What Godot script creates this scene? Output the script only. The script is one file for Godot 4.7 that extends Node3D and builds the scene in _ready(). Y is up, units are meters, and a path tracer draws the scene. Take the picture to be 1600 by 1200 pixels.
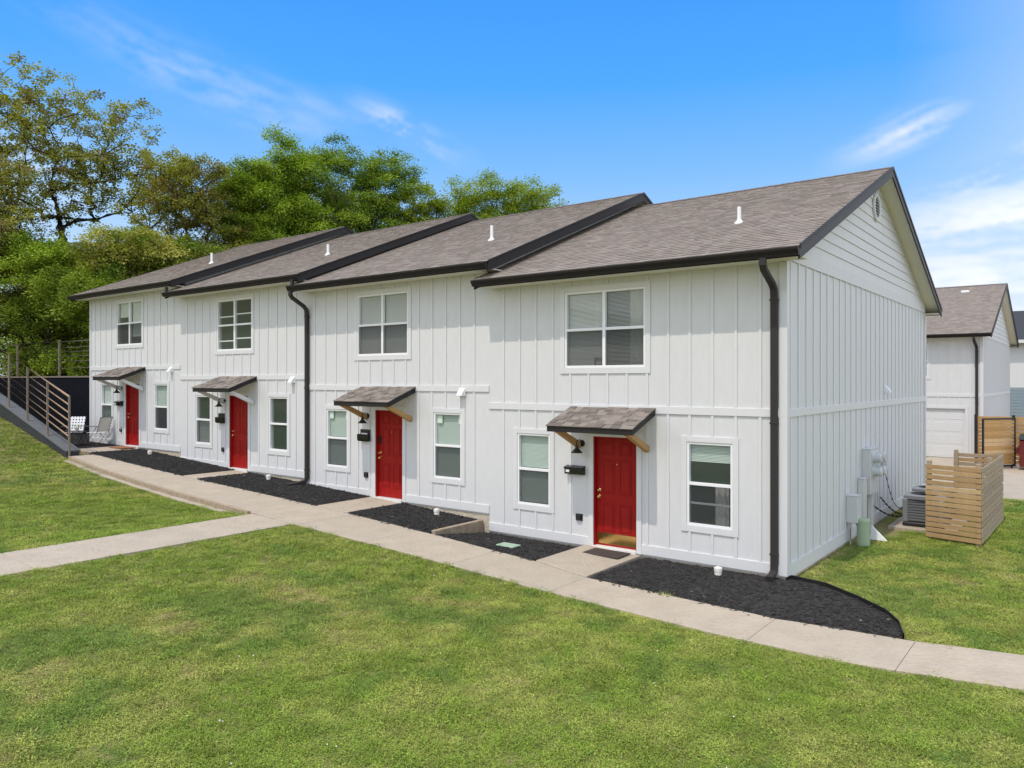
extends Node3D

const UW := 6.1
const CAM := Vector3(3.9377, 3.1448, 12.2675)
const YAW := 37.596
const SLOPE := 0.4
const EAVE_Z := 0.5
const EAVE_Y := 5.19
const RIDGE_Z := -6.1
const DEPTH := 12.2

var M := {}
var counts := {}
var cache := {}
var rng := RandomNumberGenerator.new()
var nz := FastNoiseLite.new()

# ---------------------------------------------------------------- geometry
class Geo:
	var v := PackedVector3Array()
	var n := PackedVector3Array()
	var c := PackedColorArray()
	var col := Color(1, 1, 1)

	func tri(a: Vector3, b: Vector3, d: Vector3) -> void:
		var k := (b - a).cross(d - a)
		if k.length_squared() < 1e-16:
			return
		k = k.normalized()
		v.push_back(a); v.push_back(d); v.push_back(b)
		for i in 3:
			n.push_back(k)
			c.push_back(col)

	func quad(a: Vector3, b: Vector3, d: Vector3, e: Vector3) -> void:
		tri(a, b, d)
		tri(a, d, e)

	func face(p: Array, out: Vector3) -> void:
		var k: Vector3 = (p[1] - p[0]).cross(p[2] - p[0])
		if k.dot(out) < 0.0:
			p.reverse()
		for i in range(1, p.size() - 1):
			tri(p[0], p[i], p[i + 1])

	func box(lo: Vector3, hi: Vector3) -> void:
		var q := [Vector3(lo.x, lo.y, lo.z), Vector3(hi.x, lo.y, lo.z), Vector3(hi.x, hi.y, lo.z), Vector3(lo.x, hi.y, lo.z),
			Vector3(lo.x, lo.y, hi.z), Vector3(hi.x, lo.y, hi.z), Vector3(hi.x, hi.y, hi.z), Vector3(lo.x, hi.y, hi.z)]
		face([q[0], q[1], q[2], q[3]], Vector3(0, 0, -1)); face([q[4], q[5], q[6], q[7]], Vector3(0, 0, 1))
		face([q[0], q[3], q[7], q[4]], Vector3(-1, 0, 0)); face([q[1], q[2], q[6], q[5]], Vector3(1, 0, 0))
		face([q[0], q[1], q[5], q[4]], Vector3(0, -1, 0)); face([q[3], q[2], q[6], q[7]], Vector3(0, 1, 0))

	func cbox(lo: Vector3, hi: Vector3, b: float, t := Transform3D()) -> void:
		var mid := (lo + hi) * 0.5
		var h := (hi - lo) * 0.5
		b = minf(b, minf(h.x, minf(h.y, h.z)) * 0.9)
		var P := func(s: Vector3, ax: int) -> Vector3:
			var r := h - Vector3(b, b, b)
			r[ax] = h[ax]
			return t * (mid + r * s)
		var S := [-1.0, 1.0]
		for ax in 3:
			var u := (ax + 1) % 3
			var w := (ax + 2) % 3
			for s in S:
				var pts := []
				for k in [[-1.0, -1.0], [1.0, -1.0], [1.0, 1.0], [-1.0, 1.0]]:
					var sg := Vector3(); sg[ax] = s; sg[u] = k[0]; sg[w] = k[1]
					pts.append(P.call(sg, ax))
				var o := Vector3(); o[ax] = s
				face(pts, t.basis * o)
			for s in S:
				for s2 in S:
					var a := Vector3(); a[u] = s; a[w] = s2; a[ax] = -1.0
					var e := a; e[ax] = 1.0
					var o2 := Vector3(); o2[u] = s; o2[w] = s2
					face([P.call(a, u), P.call(e, u), P.call(e, w), P.call(a, w)], t.basis * o2)
		for sx in S:
			for sy in S:
				for sz in S:
					var g := Vector3(sx, sy, sz)
					face([P.call(g, 0), P.call(g, 1), P.call(g, 2)], t.basis * g)

	func tube(pts: Array, radii: Array, seg := 8, caps := true) -> void:
		var rings := []
		var up := Vector3(0.13, 0.97, 0.21).normalized()
		for i in pts.size():
			var d: Vector3 = (pts[mini(i + 1, pts.size() - 1)] - pts[maxi(i - 1, 0)]).normalized()
			if absf(d.dot(up)) > 0.95:
				up = Vector3(0.9, 0.1, 0.42).normalized()
			var a := d.cross(up).normalized()
			var b := d.cross(a).normalized()
			up = b if absf(b.dot(d)) < 0.5 else up
			var ring := []
			for k in seg:
				var th := TAU * k / seg
				ring.append([pts[i] + (a * cos(th) + b * sin(th)) * float(radii[i]), a * cos(th) + b * sin(th)])
			rings.append(ring)
		for i in range(rings.size() - 1):
			for k in seg:
				var k2 := (k + 1) % seg
				smooth4(rings[i][k], rings[i][k2], rings[i + 1][k2], rings[i + 1][k])
		if caps:
			for e in [0, rings.size() - 1]:
				var p := []
				for q in rings[e]:
					p.append(q[0])
				var d2: Vector3 = pts[0] - pts[1] if e == 0 else pts[e] - pts[e - 1]
				face(p, d2)

	func smooth4(a, b, d, e) -> void:
		var k: Vector3 = (b[0] - a[0]).cross(d[0] - a[0])
		var order := [a, d, b, a, e, d] if k.dot(a[1] + b[1]) > 0.0 else [a, b, d, a, d, e]
		for q in order:
			v.push_back(q[0]); n.push_back(q[1]); c.push_back(col)

	# closed outline in a plane, pushed along an axis vector
	func prism(outline: Array, push: Vector3) -> void:
		var mid := Vector3.ZERO
		for p in outline:
			mid += p
		mid /= outline.size()
		face(outline.duplicate(), -push)
		var top := []
		for p in outline:
			top.append(p + push)
		face(top, push)
		for i in outline.size():
			var a: Vector3 = outline[i]
			var b: Vector3 = outline[(i + 1) % outline.size()]
			var o: Vector3 = (b - a).cross(push)
			if o.dot((a + b) * 0.5 - mid) < 0.0:
				o = -o
			face([a, b, b + push, a + push], o)

	# a lathed shape round the y axis of t; profile of Vector2(radius, height)
	func lathe(profile: Array, seg: int, t := Transform3D()) -> void:
		for i in range(profile.size() - 1):
			var p: Vector2 = profile[i]
			var q: Vector2 = profile[i + 1]
			var nn := Vector2(q.y - p.y, p.x - q.x).normalized()
			for k in seg:
				var a := TAU * k / seg
				var b := TAU * (k + 1) / seg
				var pt := []
				for e in [[p, a], [p, b], [q, b], [q, a]]:
					pt.append([t * Vector3(e[0].x * cos(e[1]), e[0].y, e[0].x * sin(e[1])), t.basis * Vector3(nn.x * cos(e[1]), nn.y, nn.x * sin(e[1]))])
				smooth4(pt[0], pt[1], pt[2], pt[3])

	func mesh() -> ArrayMesh:
		var a := []
		a.resize(Mesh.ARRAY_MAX)
		a[Mesh.ARRAY_VERTEX] = v
		a[Mesh.ARRAY_NORMAL] = n
		a[Mesh.ARRAY_COLOR] = c
		var m := ArrayMesh.new()
		m.add_surface_from_arrays(Mesh.PRIMITIVE_TRIANGLES, a)
		return m

# ---------------------------------------------------------------- nodes
func numbered(called: String) -> String:
	var k: int = counts.get(called, 0)
	counts[called] = k + 1
	return called if k == 0 else "%s_%03d" % [called, k]

func tag(o: Node, label: String, category: String, group := "", kind := "") -> void:
	if label: o.set_meta("label", label)
	if category: o.set_meta("category", category)
	if group: o.set_meta("group", group)
	if kind: o.set_meta("kind", kind)

func thing(called: String, label: String, category: String, at := Vector3.ZERO, turn := 0.0, group := "") -> Node3D:
	var o := Node3D.new()
	o.name = numbered(called)
	add_child(o)
	o.position = at
	o.rotation.y = turn
	tag(o, label, category, group)
	return o

func part(parent: Node, called: String, what, m: Material, at := Vector3.ZERO) -> MeshInstance3D:
	var o := MeshInstance3D.new()
	o.name = called
	o.mesh = what.mesh() if what is Geo else what
	o.material_override = m
	o.position = at
	parent.add_child(o, true)
	return o

func group_part(parent: Node, called: String, at := Vector3.ZERO) -> Node3D:
	var o := Node3D.new()
	o.name = called
	o.position = at
	parent.add_child(o, true)
	return o

func solo(called: String, what, m: Material, label: String, category: String, group := "", at := Vector3.ZERO) -> MeshInstance3D:
	var o := MeshInstance3D.new()
	o.name = numbered(called)
	o.mesh = what.mesh() if what is Geo else what
	o.material_override = m
	o.position = at
	add_child(o)
	tag(o, label, category, group)
	return o

func structure(called: String, what, m: Material, label := "") -> MeshInstance3D:
	var o := MeshInstance3D.new()
	o.name = numbered(called)
	if what != null:
		o.mesh = what.mesh() if what is Geo else what
		o.material_override = m
	add_child(o)
	tag(o, label, "", "", "structure")
	return o

func scatter(parent: Node, called: String, mesh: Mesh, m: Material, places: Array, tints: Array) -> MultiMeshInstance3D:
	var mm := MultiMesh.new()
	mm.transform_format = MultiMesh.TRANSFORM_3D
	mm.use_colors = true
	mm.mesh = mesh
	mm.instance_count = places.size()
	for i in places.size():
		mm.set_instance_transform(i, places[i])
		mm.set_instance_color(i, tints[i])
	var o := MultiMeshInstance3D.new()
	o.name = called
	o.multimesh = mm
	o.material_override = m
	o.set_meta("kind", "stuff")
	parent.add_child(o, true)
	return o

# a chamfered bar centred on its node, shared between alike pieces
func bar(size: Vector3, b := 0.003) -> ArrayMesh:
	var key := "%.3f %.3f %.3f %.4f" % [size.x, size.y, size.z, b]
	if not cache.has(key):
		var g := Geo.new()
		g.cbox(size * -0.5, size * 0.5, b)
		cache[key] = g.mesh()
	return cache[key]

func put_bar(parent: Node, called: String, lo: Vector3, hi: Vector3, m: Material, b := 0.003) -> MeshInstance3D:
	return part(parent, called, bar(hi - lo, b), m, (lo + hi) * 0.5)

# ---------------------------------------------------------------- materials
func lin(r: float, g: float, b: float) -> Color:
	return Color(r, g, b).linear_to_srgb()

func mat(called: String, c: Color, rough := 0.7, metal := 0.0) -> StandardMaterial3D:
	var m := StandardMaterial3D.new()
	m.resource_name = called
	m.albedo_color = c
	m.roughness = rough
	m.metallic = metal
	M[called] = m
	return m

func noise_image(size: int, freq: float, seed_: int, octaves := 4) -> Image:
	var f := FastNoiseLite.new()
	f.seed = seed_
	f.frequency = freq
	f.fractal_octaves = octaves
	f.noise_type = FastNoiseLite.TYPE_SIMPLEX_SMOOTH
	return f.get_seamless_image(size, size)

# colour picture: two noises blended between tones given as linear multipliers
func tones(size: int, a: Color, b: Color, coarse: float, fine: float, seed_: int, share := 0.5, grain := 0.0) -> ImageTexture:
	var i1 := noise_image(size, coarse, seed_)
	var i2 := noise_image(size, fine, seed_ + 7, 2)
	var im := Image.create(size, size, false, Image.FORMAT_RGB8)
	var r := RandomNumberGenerator.new()
	r.seed = seed_
	for y in size:
		for x in size:
			var t := i1.get_pixel(x, y).r * share + i2.get_pixel(x, y).r * (1.0 - share)
			t = clampf((t - 0.5) * 1.7 + 0.5 + (r.randf() - 0.5) * grain, 0.0, 1.0)
			im.set_pixel(x, y, a.lerp(b, t).linear_to_srgb())
	im.generate_mipmaps()
	return ImageTexture.create_from_image(im)

func textured(called: String, a: Color, b: Color, rough: float, scale: Vector3, coarse: float, fine: float, seed_: int, share := 0.5, grain := 0.0, bump := 0.0, world := true) -> StandardMaterial3D:
	var m := mat(called, Color(1, 1, 1), rough)
	m.albedo_texture = tones(256, a, b, coarse, fine, seed_, share, grain)
	m.uv1_triplanar = true
	m.uv1_world_triplanar = world
	m.uv1_scale = scale
	if bump > 0.0:
		m.normal_enabled = true
		var im := noise_image(256, fine, seed_ + 3, 4)
		im.convert(Image.FORMAT_RGBA8)
		im.bump_map_to_normal_map(bump)
		m.normal_texture = ImageTexture.create_from_image(im)
		m.normal_scale = 0.6
	return m

func make_materials() -> void:
	textured("siding", Color(0.672, 0.678, 0.692), Color(0.636, 0.642, 0.655), 0.6, Vector3(0.9, 0.35, 0.9), 0.02, 0.12, 11, 0.6, 0.1, 1.0)
	M.siding.normal_scale = 0.12
	textured("trim", Color(0.688, 0.694, 0.708), Color(0.664, 0.67, 0.683), 0.5, Vector3(1, 1, 1), 0.02, 0.1, 12, 0.5, 0.1)
	mat("vinyl", lin(0.84, 0.85, 0.87), 0.35)
	textured("soffit", Color(0.76, 0.74, 0.66), Color(0.70, 0.68, 0.60), 0.7, Vector3(1, 1, 1), 0.02, 0.1, 13)
	mat("dark_metal", lin(0.022, 0.019, 0.019), 0.5).metallic_specular = 0.3
	mat("fascia", lin(0.024, 0.022, 0.023), 0.5).metallic_specular = 0.35
	mat("downspout", lin(0.04, 0.036, 0.036), 0.5).metallic_specular = 0.3
	mat("black", lin(0.012, 0.012, 0.013), 0.45)
	mat("black_gloss", lin(0.012, 0.012, 0.013), 0.18)
	textured("red_paint", Color(0.34, 0.014, 0.012), Color(0.28, 0.01, 0.009), 0.42, Vector3(1.3, 0.6, 1.3), 0.02, 0.08, 14)
	M.red_paint.metallic_specular = 0.3
	mat("brass", lin(0.75, 0.52, 0.2), 0.18, 1.0)
	mat("blind", lin(0.82, 0.84, 0.8), 0.6)
	mat("blind_green", lin(0.57, 0.68, 0.615), 0.6)
	mat("shade_cloth", lin(0.62, 0.68, 0.64), 0.7)
	mat("curtain", lin(0.7, 0.7, 0.68), 0.85)
	mat("sticker", lin(0.55, 0.72, 0.58), 0.6)
	mat("paper", lin(0.8, 0.8, 0.78), 0.7)
	mat("room", lin(0.42, 0.40, 0.37), 0.8)
	mat("room_floor", lin(0.16, 0.11, 0.075), 0.6)
	mat("pvc", lin(0.78, 0.77, 0.72), 0.4)
	mat("meter_box", lin(0.60, 0.61, 0.615), 0.45)
	mat("meter_glass", lin(0.55, 0.58, 0.6), 0.12)
	mat("pedestal_green", lin(0.36, 0.45, 0.31), 0.5)
	mat("valve_green", lin(0.32, 0.45, 0.33), 0.5)
	mat("ac_grey", lin(0.13, 0.137, 0.15), 0.5)
	mat("ac_light", lin(0.2, 0.21, 0.225), 0.5)
	mat("cable", lin(0.02, 0.02, 0.021), 0.6)
	mat("dumpster_red", lin(0.13, 0.014, 0.01), 0.5)
	mat("dumpster_lid", lin(0.035, 0.038, 0.045), 0.5)
	mat("white_strap", lin(0.8, 0.82, 0.86), 0.6)
	mat("chair_frame", lin(0.06, 0.06, 0.065), 0.4)
	mat("mesh_cloth", lin(0.7, 0.7, 0.66), 0.8)
	mat("mat_brown", lin(0.055, 0.042, 0.035), 0.95)
	mat("mat_rust", lin(0.28, 0.11, 0.05), 0.95)
	mat("pot", lin(0.6, 0.6, 0.55), 0.6)
	var gl := mat("glass", lin(0.30, 0.42, 0.36), 0.02)
	gl.albedo_color.a = 0.13
	gl.transparency = BaseMaterial3D.TRANSPARENCY_ALPHA
	var sc := mat("screen", lin(0.045, 0.05, 0.055), 0.9)
	sc.albedo_color.a = 0.5
	sc.transparency = BaseMaterial3D.TRANSPARENCY_ALPHA
	for s in [["pine", Color(0.55, 0.375, 0.195), Color(0.42, 0.275, 0.135)], ["pine_b", Color(0.47, 0.31, 0.155), Color(0.36, 0.225, 0.11)], ["pine_c", Color(0.6, 0.43, 0.24), Color(0.48, 0.33, 0.17)], ["pine_grey", Color(0.42, 0.33, 0.225), Color(0.32, 0.245, 0.165)], ["pine_grey_b", Color(0.37, 0.29, 0.205), Color(0.29, 0.22, 0.155)], ["pine_gold", Color(0.50, 0.31, 0.125), Color(0.39, 0.23, 0.085)], ["pine_gold_b", Color(0.43, 0.26, 0.10), Color(0.34, 0.2, 0.075)]]:
		textured(s[0], s[1], s[2], 0.75, Vector3(0.6, 5.0, 5.0), 0.02, 0.06, 21 + s[0].length(), 0.5, 0.2, 2.0, false)
	textured("pine_side", Color(0.42, 0.33, 0.23), Color(0.33, 0.25, 0.17), 0.75, Vector3(7.0, 7.0, 0.9), 0.012, 0.05, 22, 0.6, 0.15, 2.0, false)
	textured("concrete", Color(0.45, 0.388, 0.308), Color(0.385, 0.328, 0.258), 0.85, Vector3(0.45, 0.45, 0.45), 0.012, 0.11, 31, 0.55, 0.3, 2.5)
	textured("concrete_b", Color(0.465, 0.4, 0.318), Color(0.395, 0.335, 0.262), 0.85, Vector3(0.4, 0.4, 0.4), 0.015, 0.1, 32, 0.6, 0.3, 2.5)
	textured("kerb_stone", Color(0.42, 0.34, 0.25), Color(0.25, 0.19, 0.13), 0.9, Vector3(0.9, 0.9, 0.9), 0.02, 0.1, 33, 0.5, 0.4, 4.0)
	textured("foundation", Color(0.62, 0.56, 0.45), Color(0.45, 0.38, 0.28), 0.9, Vector3(0.7, 0.7, 0.7), 0.02, 0.1, 34, 0.5, 0.3, 4.0)
	textured("painted_block", Color(0.058, 0.062, 0.068), Color(0.042, 0.045, 0.05), 0.7, Vector3(0.5, 0.5, 0.5), 0.02, 0.1, 35, 0.5, 0.3, 4.0)
	textured("painted_coping", Color(0.125, 0.132, 0.142), Color(0.095, 0.1, 0.108), 0.7, Vector3(0.5, 0.5, 0.5), 0.02, 0.1, 39, 0.5, 0.3, 3.0)
	textured("dark_wall", Color(0.013, 0.015, 0.02), Color(0.009, 0.01, 0.014), 0.8, Vector3(0.5, 0.5, 0.5), 0.02, 0.1, 36, 0.5, 0.3, 4.0)
	M.dark_wall.metallic_specular = 0.12
	M.painted_block.metallic_specular = 0.25
	textured("rail_metal", Color(0.44, 0.30, 0.21), Color(0.27, 0.17, 0.115), 0.6, Vector3(1.2, 1.2, 1.2), 0.03, 0.1, 37)
	textured("rail_dull", Color(0.26, 0.215, 0.17), Color(0.17, 0.14, 0.11), 0.6, Vector3(1.2, 1.2, 1.2), 0.03, 0.1, 38)
	textured("soil", Color(0.17, 0.175, 0.045), Color(0.24, 0.2, 0.09), 0.95, Vector3(0.22, 0.22, 0.22), 0.012, 0.1, 41, 0.5, 0.5, 3.0)
	textured("mulch", Color(0.022, 0.0205, 0.02), Color(0.042, 0.039, 0.038), 0.95, Vector3(1.6, 1.6, 1.6), 0.05, 0.25, 42, 0.3, 0.9, 6.0)
	textured("bark", Color(0.085, 0.07, 0.055), Color(0.035, 0.028, 0.022), 0.95, Vector3(1.5, 0.5, 1.5), 0.04, 0.12, 43, 0.5, 0.5, 6.0)
	textured("blue_siding", Color(0.24, 0.30, 0.35), Color(0.21, 0.265, 0.31), 0.6, Vector3(0.6, 0.6, 0.6), 0.02, 0.1, 44)
	textured("brick_tan", Color(0.36, 0.24, 0.18), Color(0.27, 0.16, 0.12), 0.9, Vector3(0.6, 0.6, 0.6), 0.04, 0.2, 45)
	textured("far_roof", Color(0.12, 0.09, 0.075), Color(0.085, 0.065, 0.055), 0.9, Vector3(0.6, 0.6, 0.6), 0.04, 0.2, 46)
	textured("slate_roof", Color(0.045, 0.05, 0.06), Color(0.03, 0.033, 0.042), 0.9, Vector3(0.6, 0.6, 0.6), 0.04, 0.2, 47)
	var sh := mat("shingle", Color(1, 1, 1), 0.92)
	sh.vertex_color_use_as_albedo = true
	sh.normal_enabled = true
	var im := noise_image(256, 0.18, 77, 3)
	im.convert(Image.FORMAT_RGBA8)
	im.bump_map_to_normal_map(6.0)
	sh.normal_texture = ImageTexture.create_from_image(im)
	sh.normal_scale = 0.7
	sh.uv1_triplanar = true
	sh.uv1_world_triplanar = true
	sh.uv1_scale = Vector3(3, 3, 3)
	var i := 0
	for s in [Color(0.225, 0.193, 0.17), Color(0.19, 0.162, 0.143), Color(0.265, 0.229, 0.202), Color(0.155, 0.133, 0.118)]:
		var t := textured("tab_%d" % i, s * 1.12, s * 0.85, 0.92, Vector3(2, 2, 2), 0.04, 0.2, 50 + i, 0.3, 0.6, 5.0)
		t.resource_name = "shingle_tone"
		i += 1
	for s in [["grass_blade", 0.55, Color(0.5, 0.55, 0.2)], ["leaf", 0.7, Color(0.42, 0.5, 0.14)], ["chip", 0.95, Color(0, 0, 0)], ["flower", 0.6, Color(0, 0, 0)]]:
		var g := mat(s[0], Color(1, 1, 1), s[1])
		g.vertex_color_use_as_albedo = true
		if s[2].g > 0.0:
			g.metallic_specular = 0.2
			g.backlight_enabled = true
			g.backlight = Color(0.7, 0.76, 0.26) if s[0] == "leaf" else Color(0.4, 0.46, 0.12)

# ---------------------------------------------------------------- levels of the ground
func curve(x: float, xs: Array, ys: Array) -> float:
	if x <= xs[0]: return ys[0]
	for i in range(1, xs.size()):
		if x <= xs[i]:
			return lerpf(ys[i - 1], ys[i], (x - xs[i - 1]) / (xs[i] - xs[i - 1]))
	return ys[-1]

func level(x: float) -> float:
	return curve(x, [-60.0, -24.0, -21.0, -18.3, -15.0, -12.0, -9.0, -6.3, -3.0, 0.0, 6.0, 14.0], [1.1, 0.96, 0.92, 0.77, 0.60, 0.48, 0.35, 0.19, 0.0, -0.05, -0.12, -0.18])

func walk_far(x: float) -> float:
	return curve(x, [-20.5, -12.0, -6.0, -3.6, -2.5, 0.5, 2.02, 3.3, 9.0], [1.6, 1.6, 1.58, 1.66, 1.88, 1.98, 1.79, 1.47, -0.1])

func walk_near(x: float) -> float:
	return curve(x, [-20.4, -17.6, -13.0, -10.0, -8.7, -6.0, -3.3, 0.0, 1.73, 2.4, 3.3, 9.0], [2.3, 2.62, 2.9, 2.98, 3.02, 2.9, 2.87, 3.06, 3.04, 2.88, 2.68, 1.1])

func bed_level(x: float, z: float) -> float:
	if x > -6.28 and x < -0.0:
		return lerpf(-0.03, level(x) + 0.01, clampf(z / 1.7, 0.0, 1.0))
	return level(x) + 0.015

func bed_back(x: float) -> float:
	if x <= 0.0: return 0.0
	return curve(x, [0.0, 0.6, 1.17, 1.63, 1.88, 2.01], [-0.14, -0.02, 0.42, 0.86, 1.3, 1.79])

func ground(x: float, z: float) -> float:
	var y := level(x) - 0.035
	var lump := nz.get_noise_2d(x * 6.0, z * 6.0) * 0.03
	if x < -24.5 and z < -1.55:
		return 3.3 + lump + clampf((-z - 12.0) * 0.02, 0.0, 0.4)
	if x > -24.45 and x < -0.1 and z > -12.3 and z < 1.62:
		return y - 0.3
	if x < -20.4 and z > 2.1:
		y += 0.2 * (-20.4 - x)
	if x < -10.0 and z > 2.1:
		y -= 0.09 * clampf((-10.0 - x) / 1.0, 0.0, 1.0)
		y += lump
		return y
	if z > 2.2 or x > 0.6:
		y += lump * clampf((z - 3.2) / 1.0, 0.0, 1.0) if z > 2.2 else lump * 0.5
	if z < -12.4 and x > -24.0:
		y -= 0.06
	return y

func on_lawn(x: float, z: float) -> bool:
	if z < -12.7 or x < -34.0: return false
	if x < 0.06 and z < 1.9: return false
	if x < -20.3 and z < 2.42: return false
	if x < -10.0 and x >= -20.4: return z > walk_near(x) + 0.17
	if z >= walk_far(x) + 0.01 and z <= walk_near(x) - 0.012: return false
	if x > -9.98 and x < -8.64 and z > 2.5: return false
	if x < 2.03 and x > -1.0 and z < 1.99 and z > bed_back(x) - 0.03: return false
	if x > 0.4 and x < 1.5 and z > -8.2 and z < -5.85: return false
	if x < 0.65 and z < -4.9 and z > -6.6: return false
	return true

# ---------------------------------------------------------------- house pieces
func wall_with_openings(x0: float, x1: float, y0: float, y1: float, holes: Array, th: float) -> Geo:
	var g := Geo.new()
	var xs := [x0, x1]
	var ys := [y0, y1]
	for r in holes:
		xs.append_array([r[0], r[1]])
		ys.append_array([r[2], r[3]])
	xs.sort()
	ys.sort()
	for i in xs.size() - 1:
		for j in ys.size() - 1:
			if xs[i + 1] - xs[i] < 1e-4 or ys[j + 1] - ys[j] < 1e-4: continue
			var mx: float = (xs[i] + xs[i + 1]) / 2
			var my: float = (ys[j] + ys[j + 1]) / 2
			var open := false
			for r in holes:
				if mx > r[0] and mx < r[1] and my > r[2] and my < r[3]: open = true
			if open: continue
			for z in [0.0, -th]:
				g.face([Vector3(xs[i], ys[j], z), Vector3(xs[i + 1], ys[j], z), Vector3(xs[i + 1], ys[j + 1], z), Vector3(xs[i], ys[j + 1], z)], Vector3(0, 0, 1 if z == 0.0 else -1))
	for r in holes:
		var a := Vector3(r[0], r[2], 0)
		var b := Vector3(r[1], r[3], 0)
		var t := Vector3(0, 0, -th)
		g.face([a, Vector3(b.x, a.y, 0), Vector3(b.x, a.y, 0) + t, a + t], Vector3(0, 1, 0))
		g.face([b, Vector3(a.x, b.y, 0), Vector3(a.x, b.y, 0) + t, b + t], Vector3(0, -1, 0))
		g.face([a, Vector3(a.x, b.y, 0), Vector3(a.x, b.y, 0) + t, a + t], Vector3(1, 0, 0))
		g.face([b, Vector3(b.x, a.y, 0), Vector3(b.x, a.y, 0) + t, b + t], Vector3(-1, 0, 0))
	var e := Vector3(0, 0, -th)
	for x in [x0, x1]:
		g.face([Vector3(x, y0, 0), Vector3(x, y1, 0), Vector3(x, y1, 0) + e, Vector3(x, y0, 0) + e], Vector3(-1 if x == x0 else 1, 0, 0))
	g.face([Vector3(x0, y1, 0), Vector3(x1, y1, 0), Vector3(x1, y1, 0) + e, Vector3(x0, y1, 0) + e], Vector3(0, 1, 0))
	return g

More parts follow.
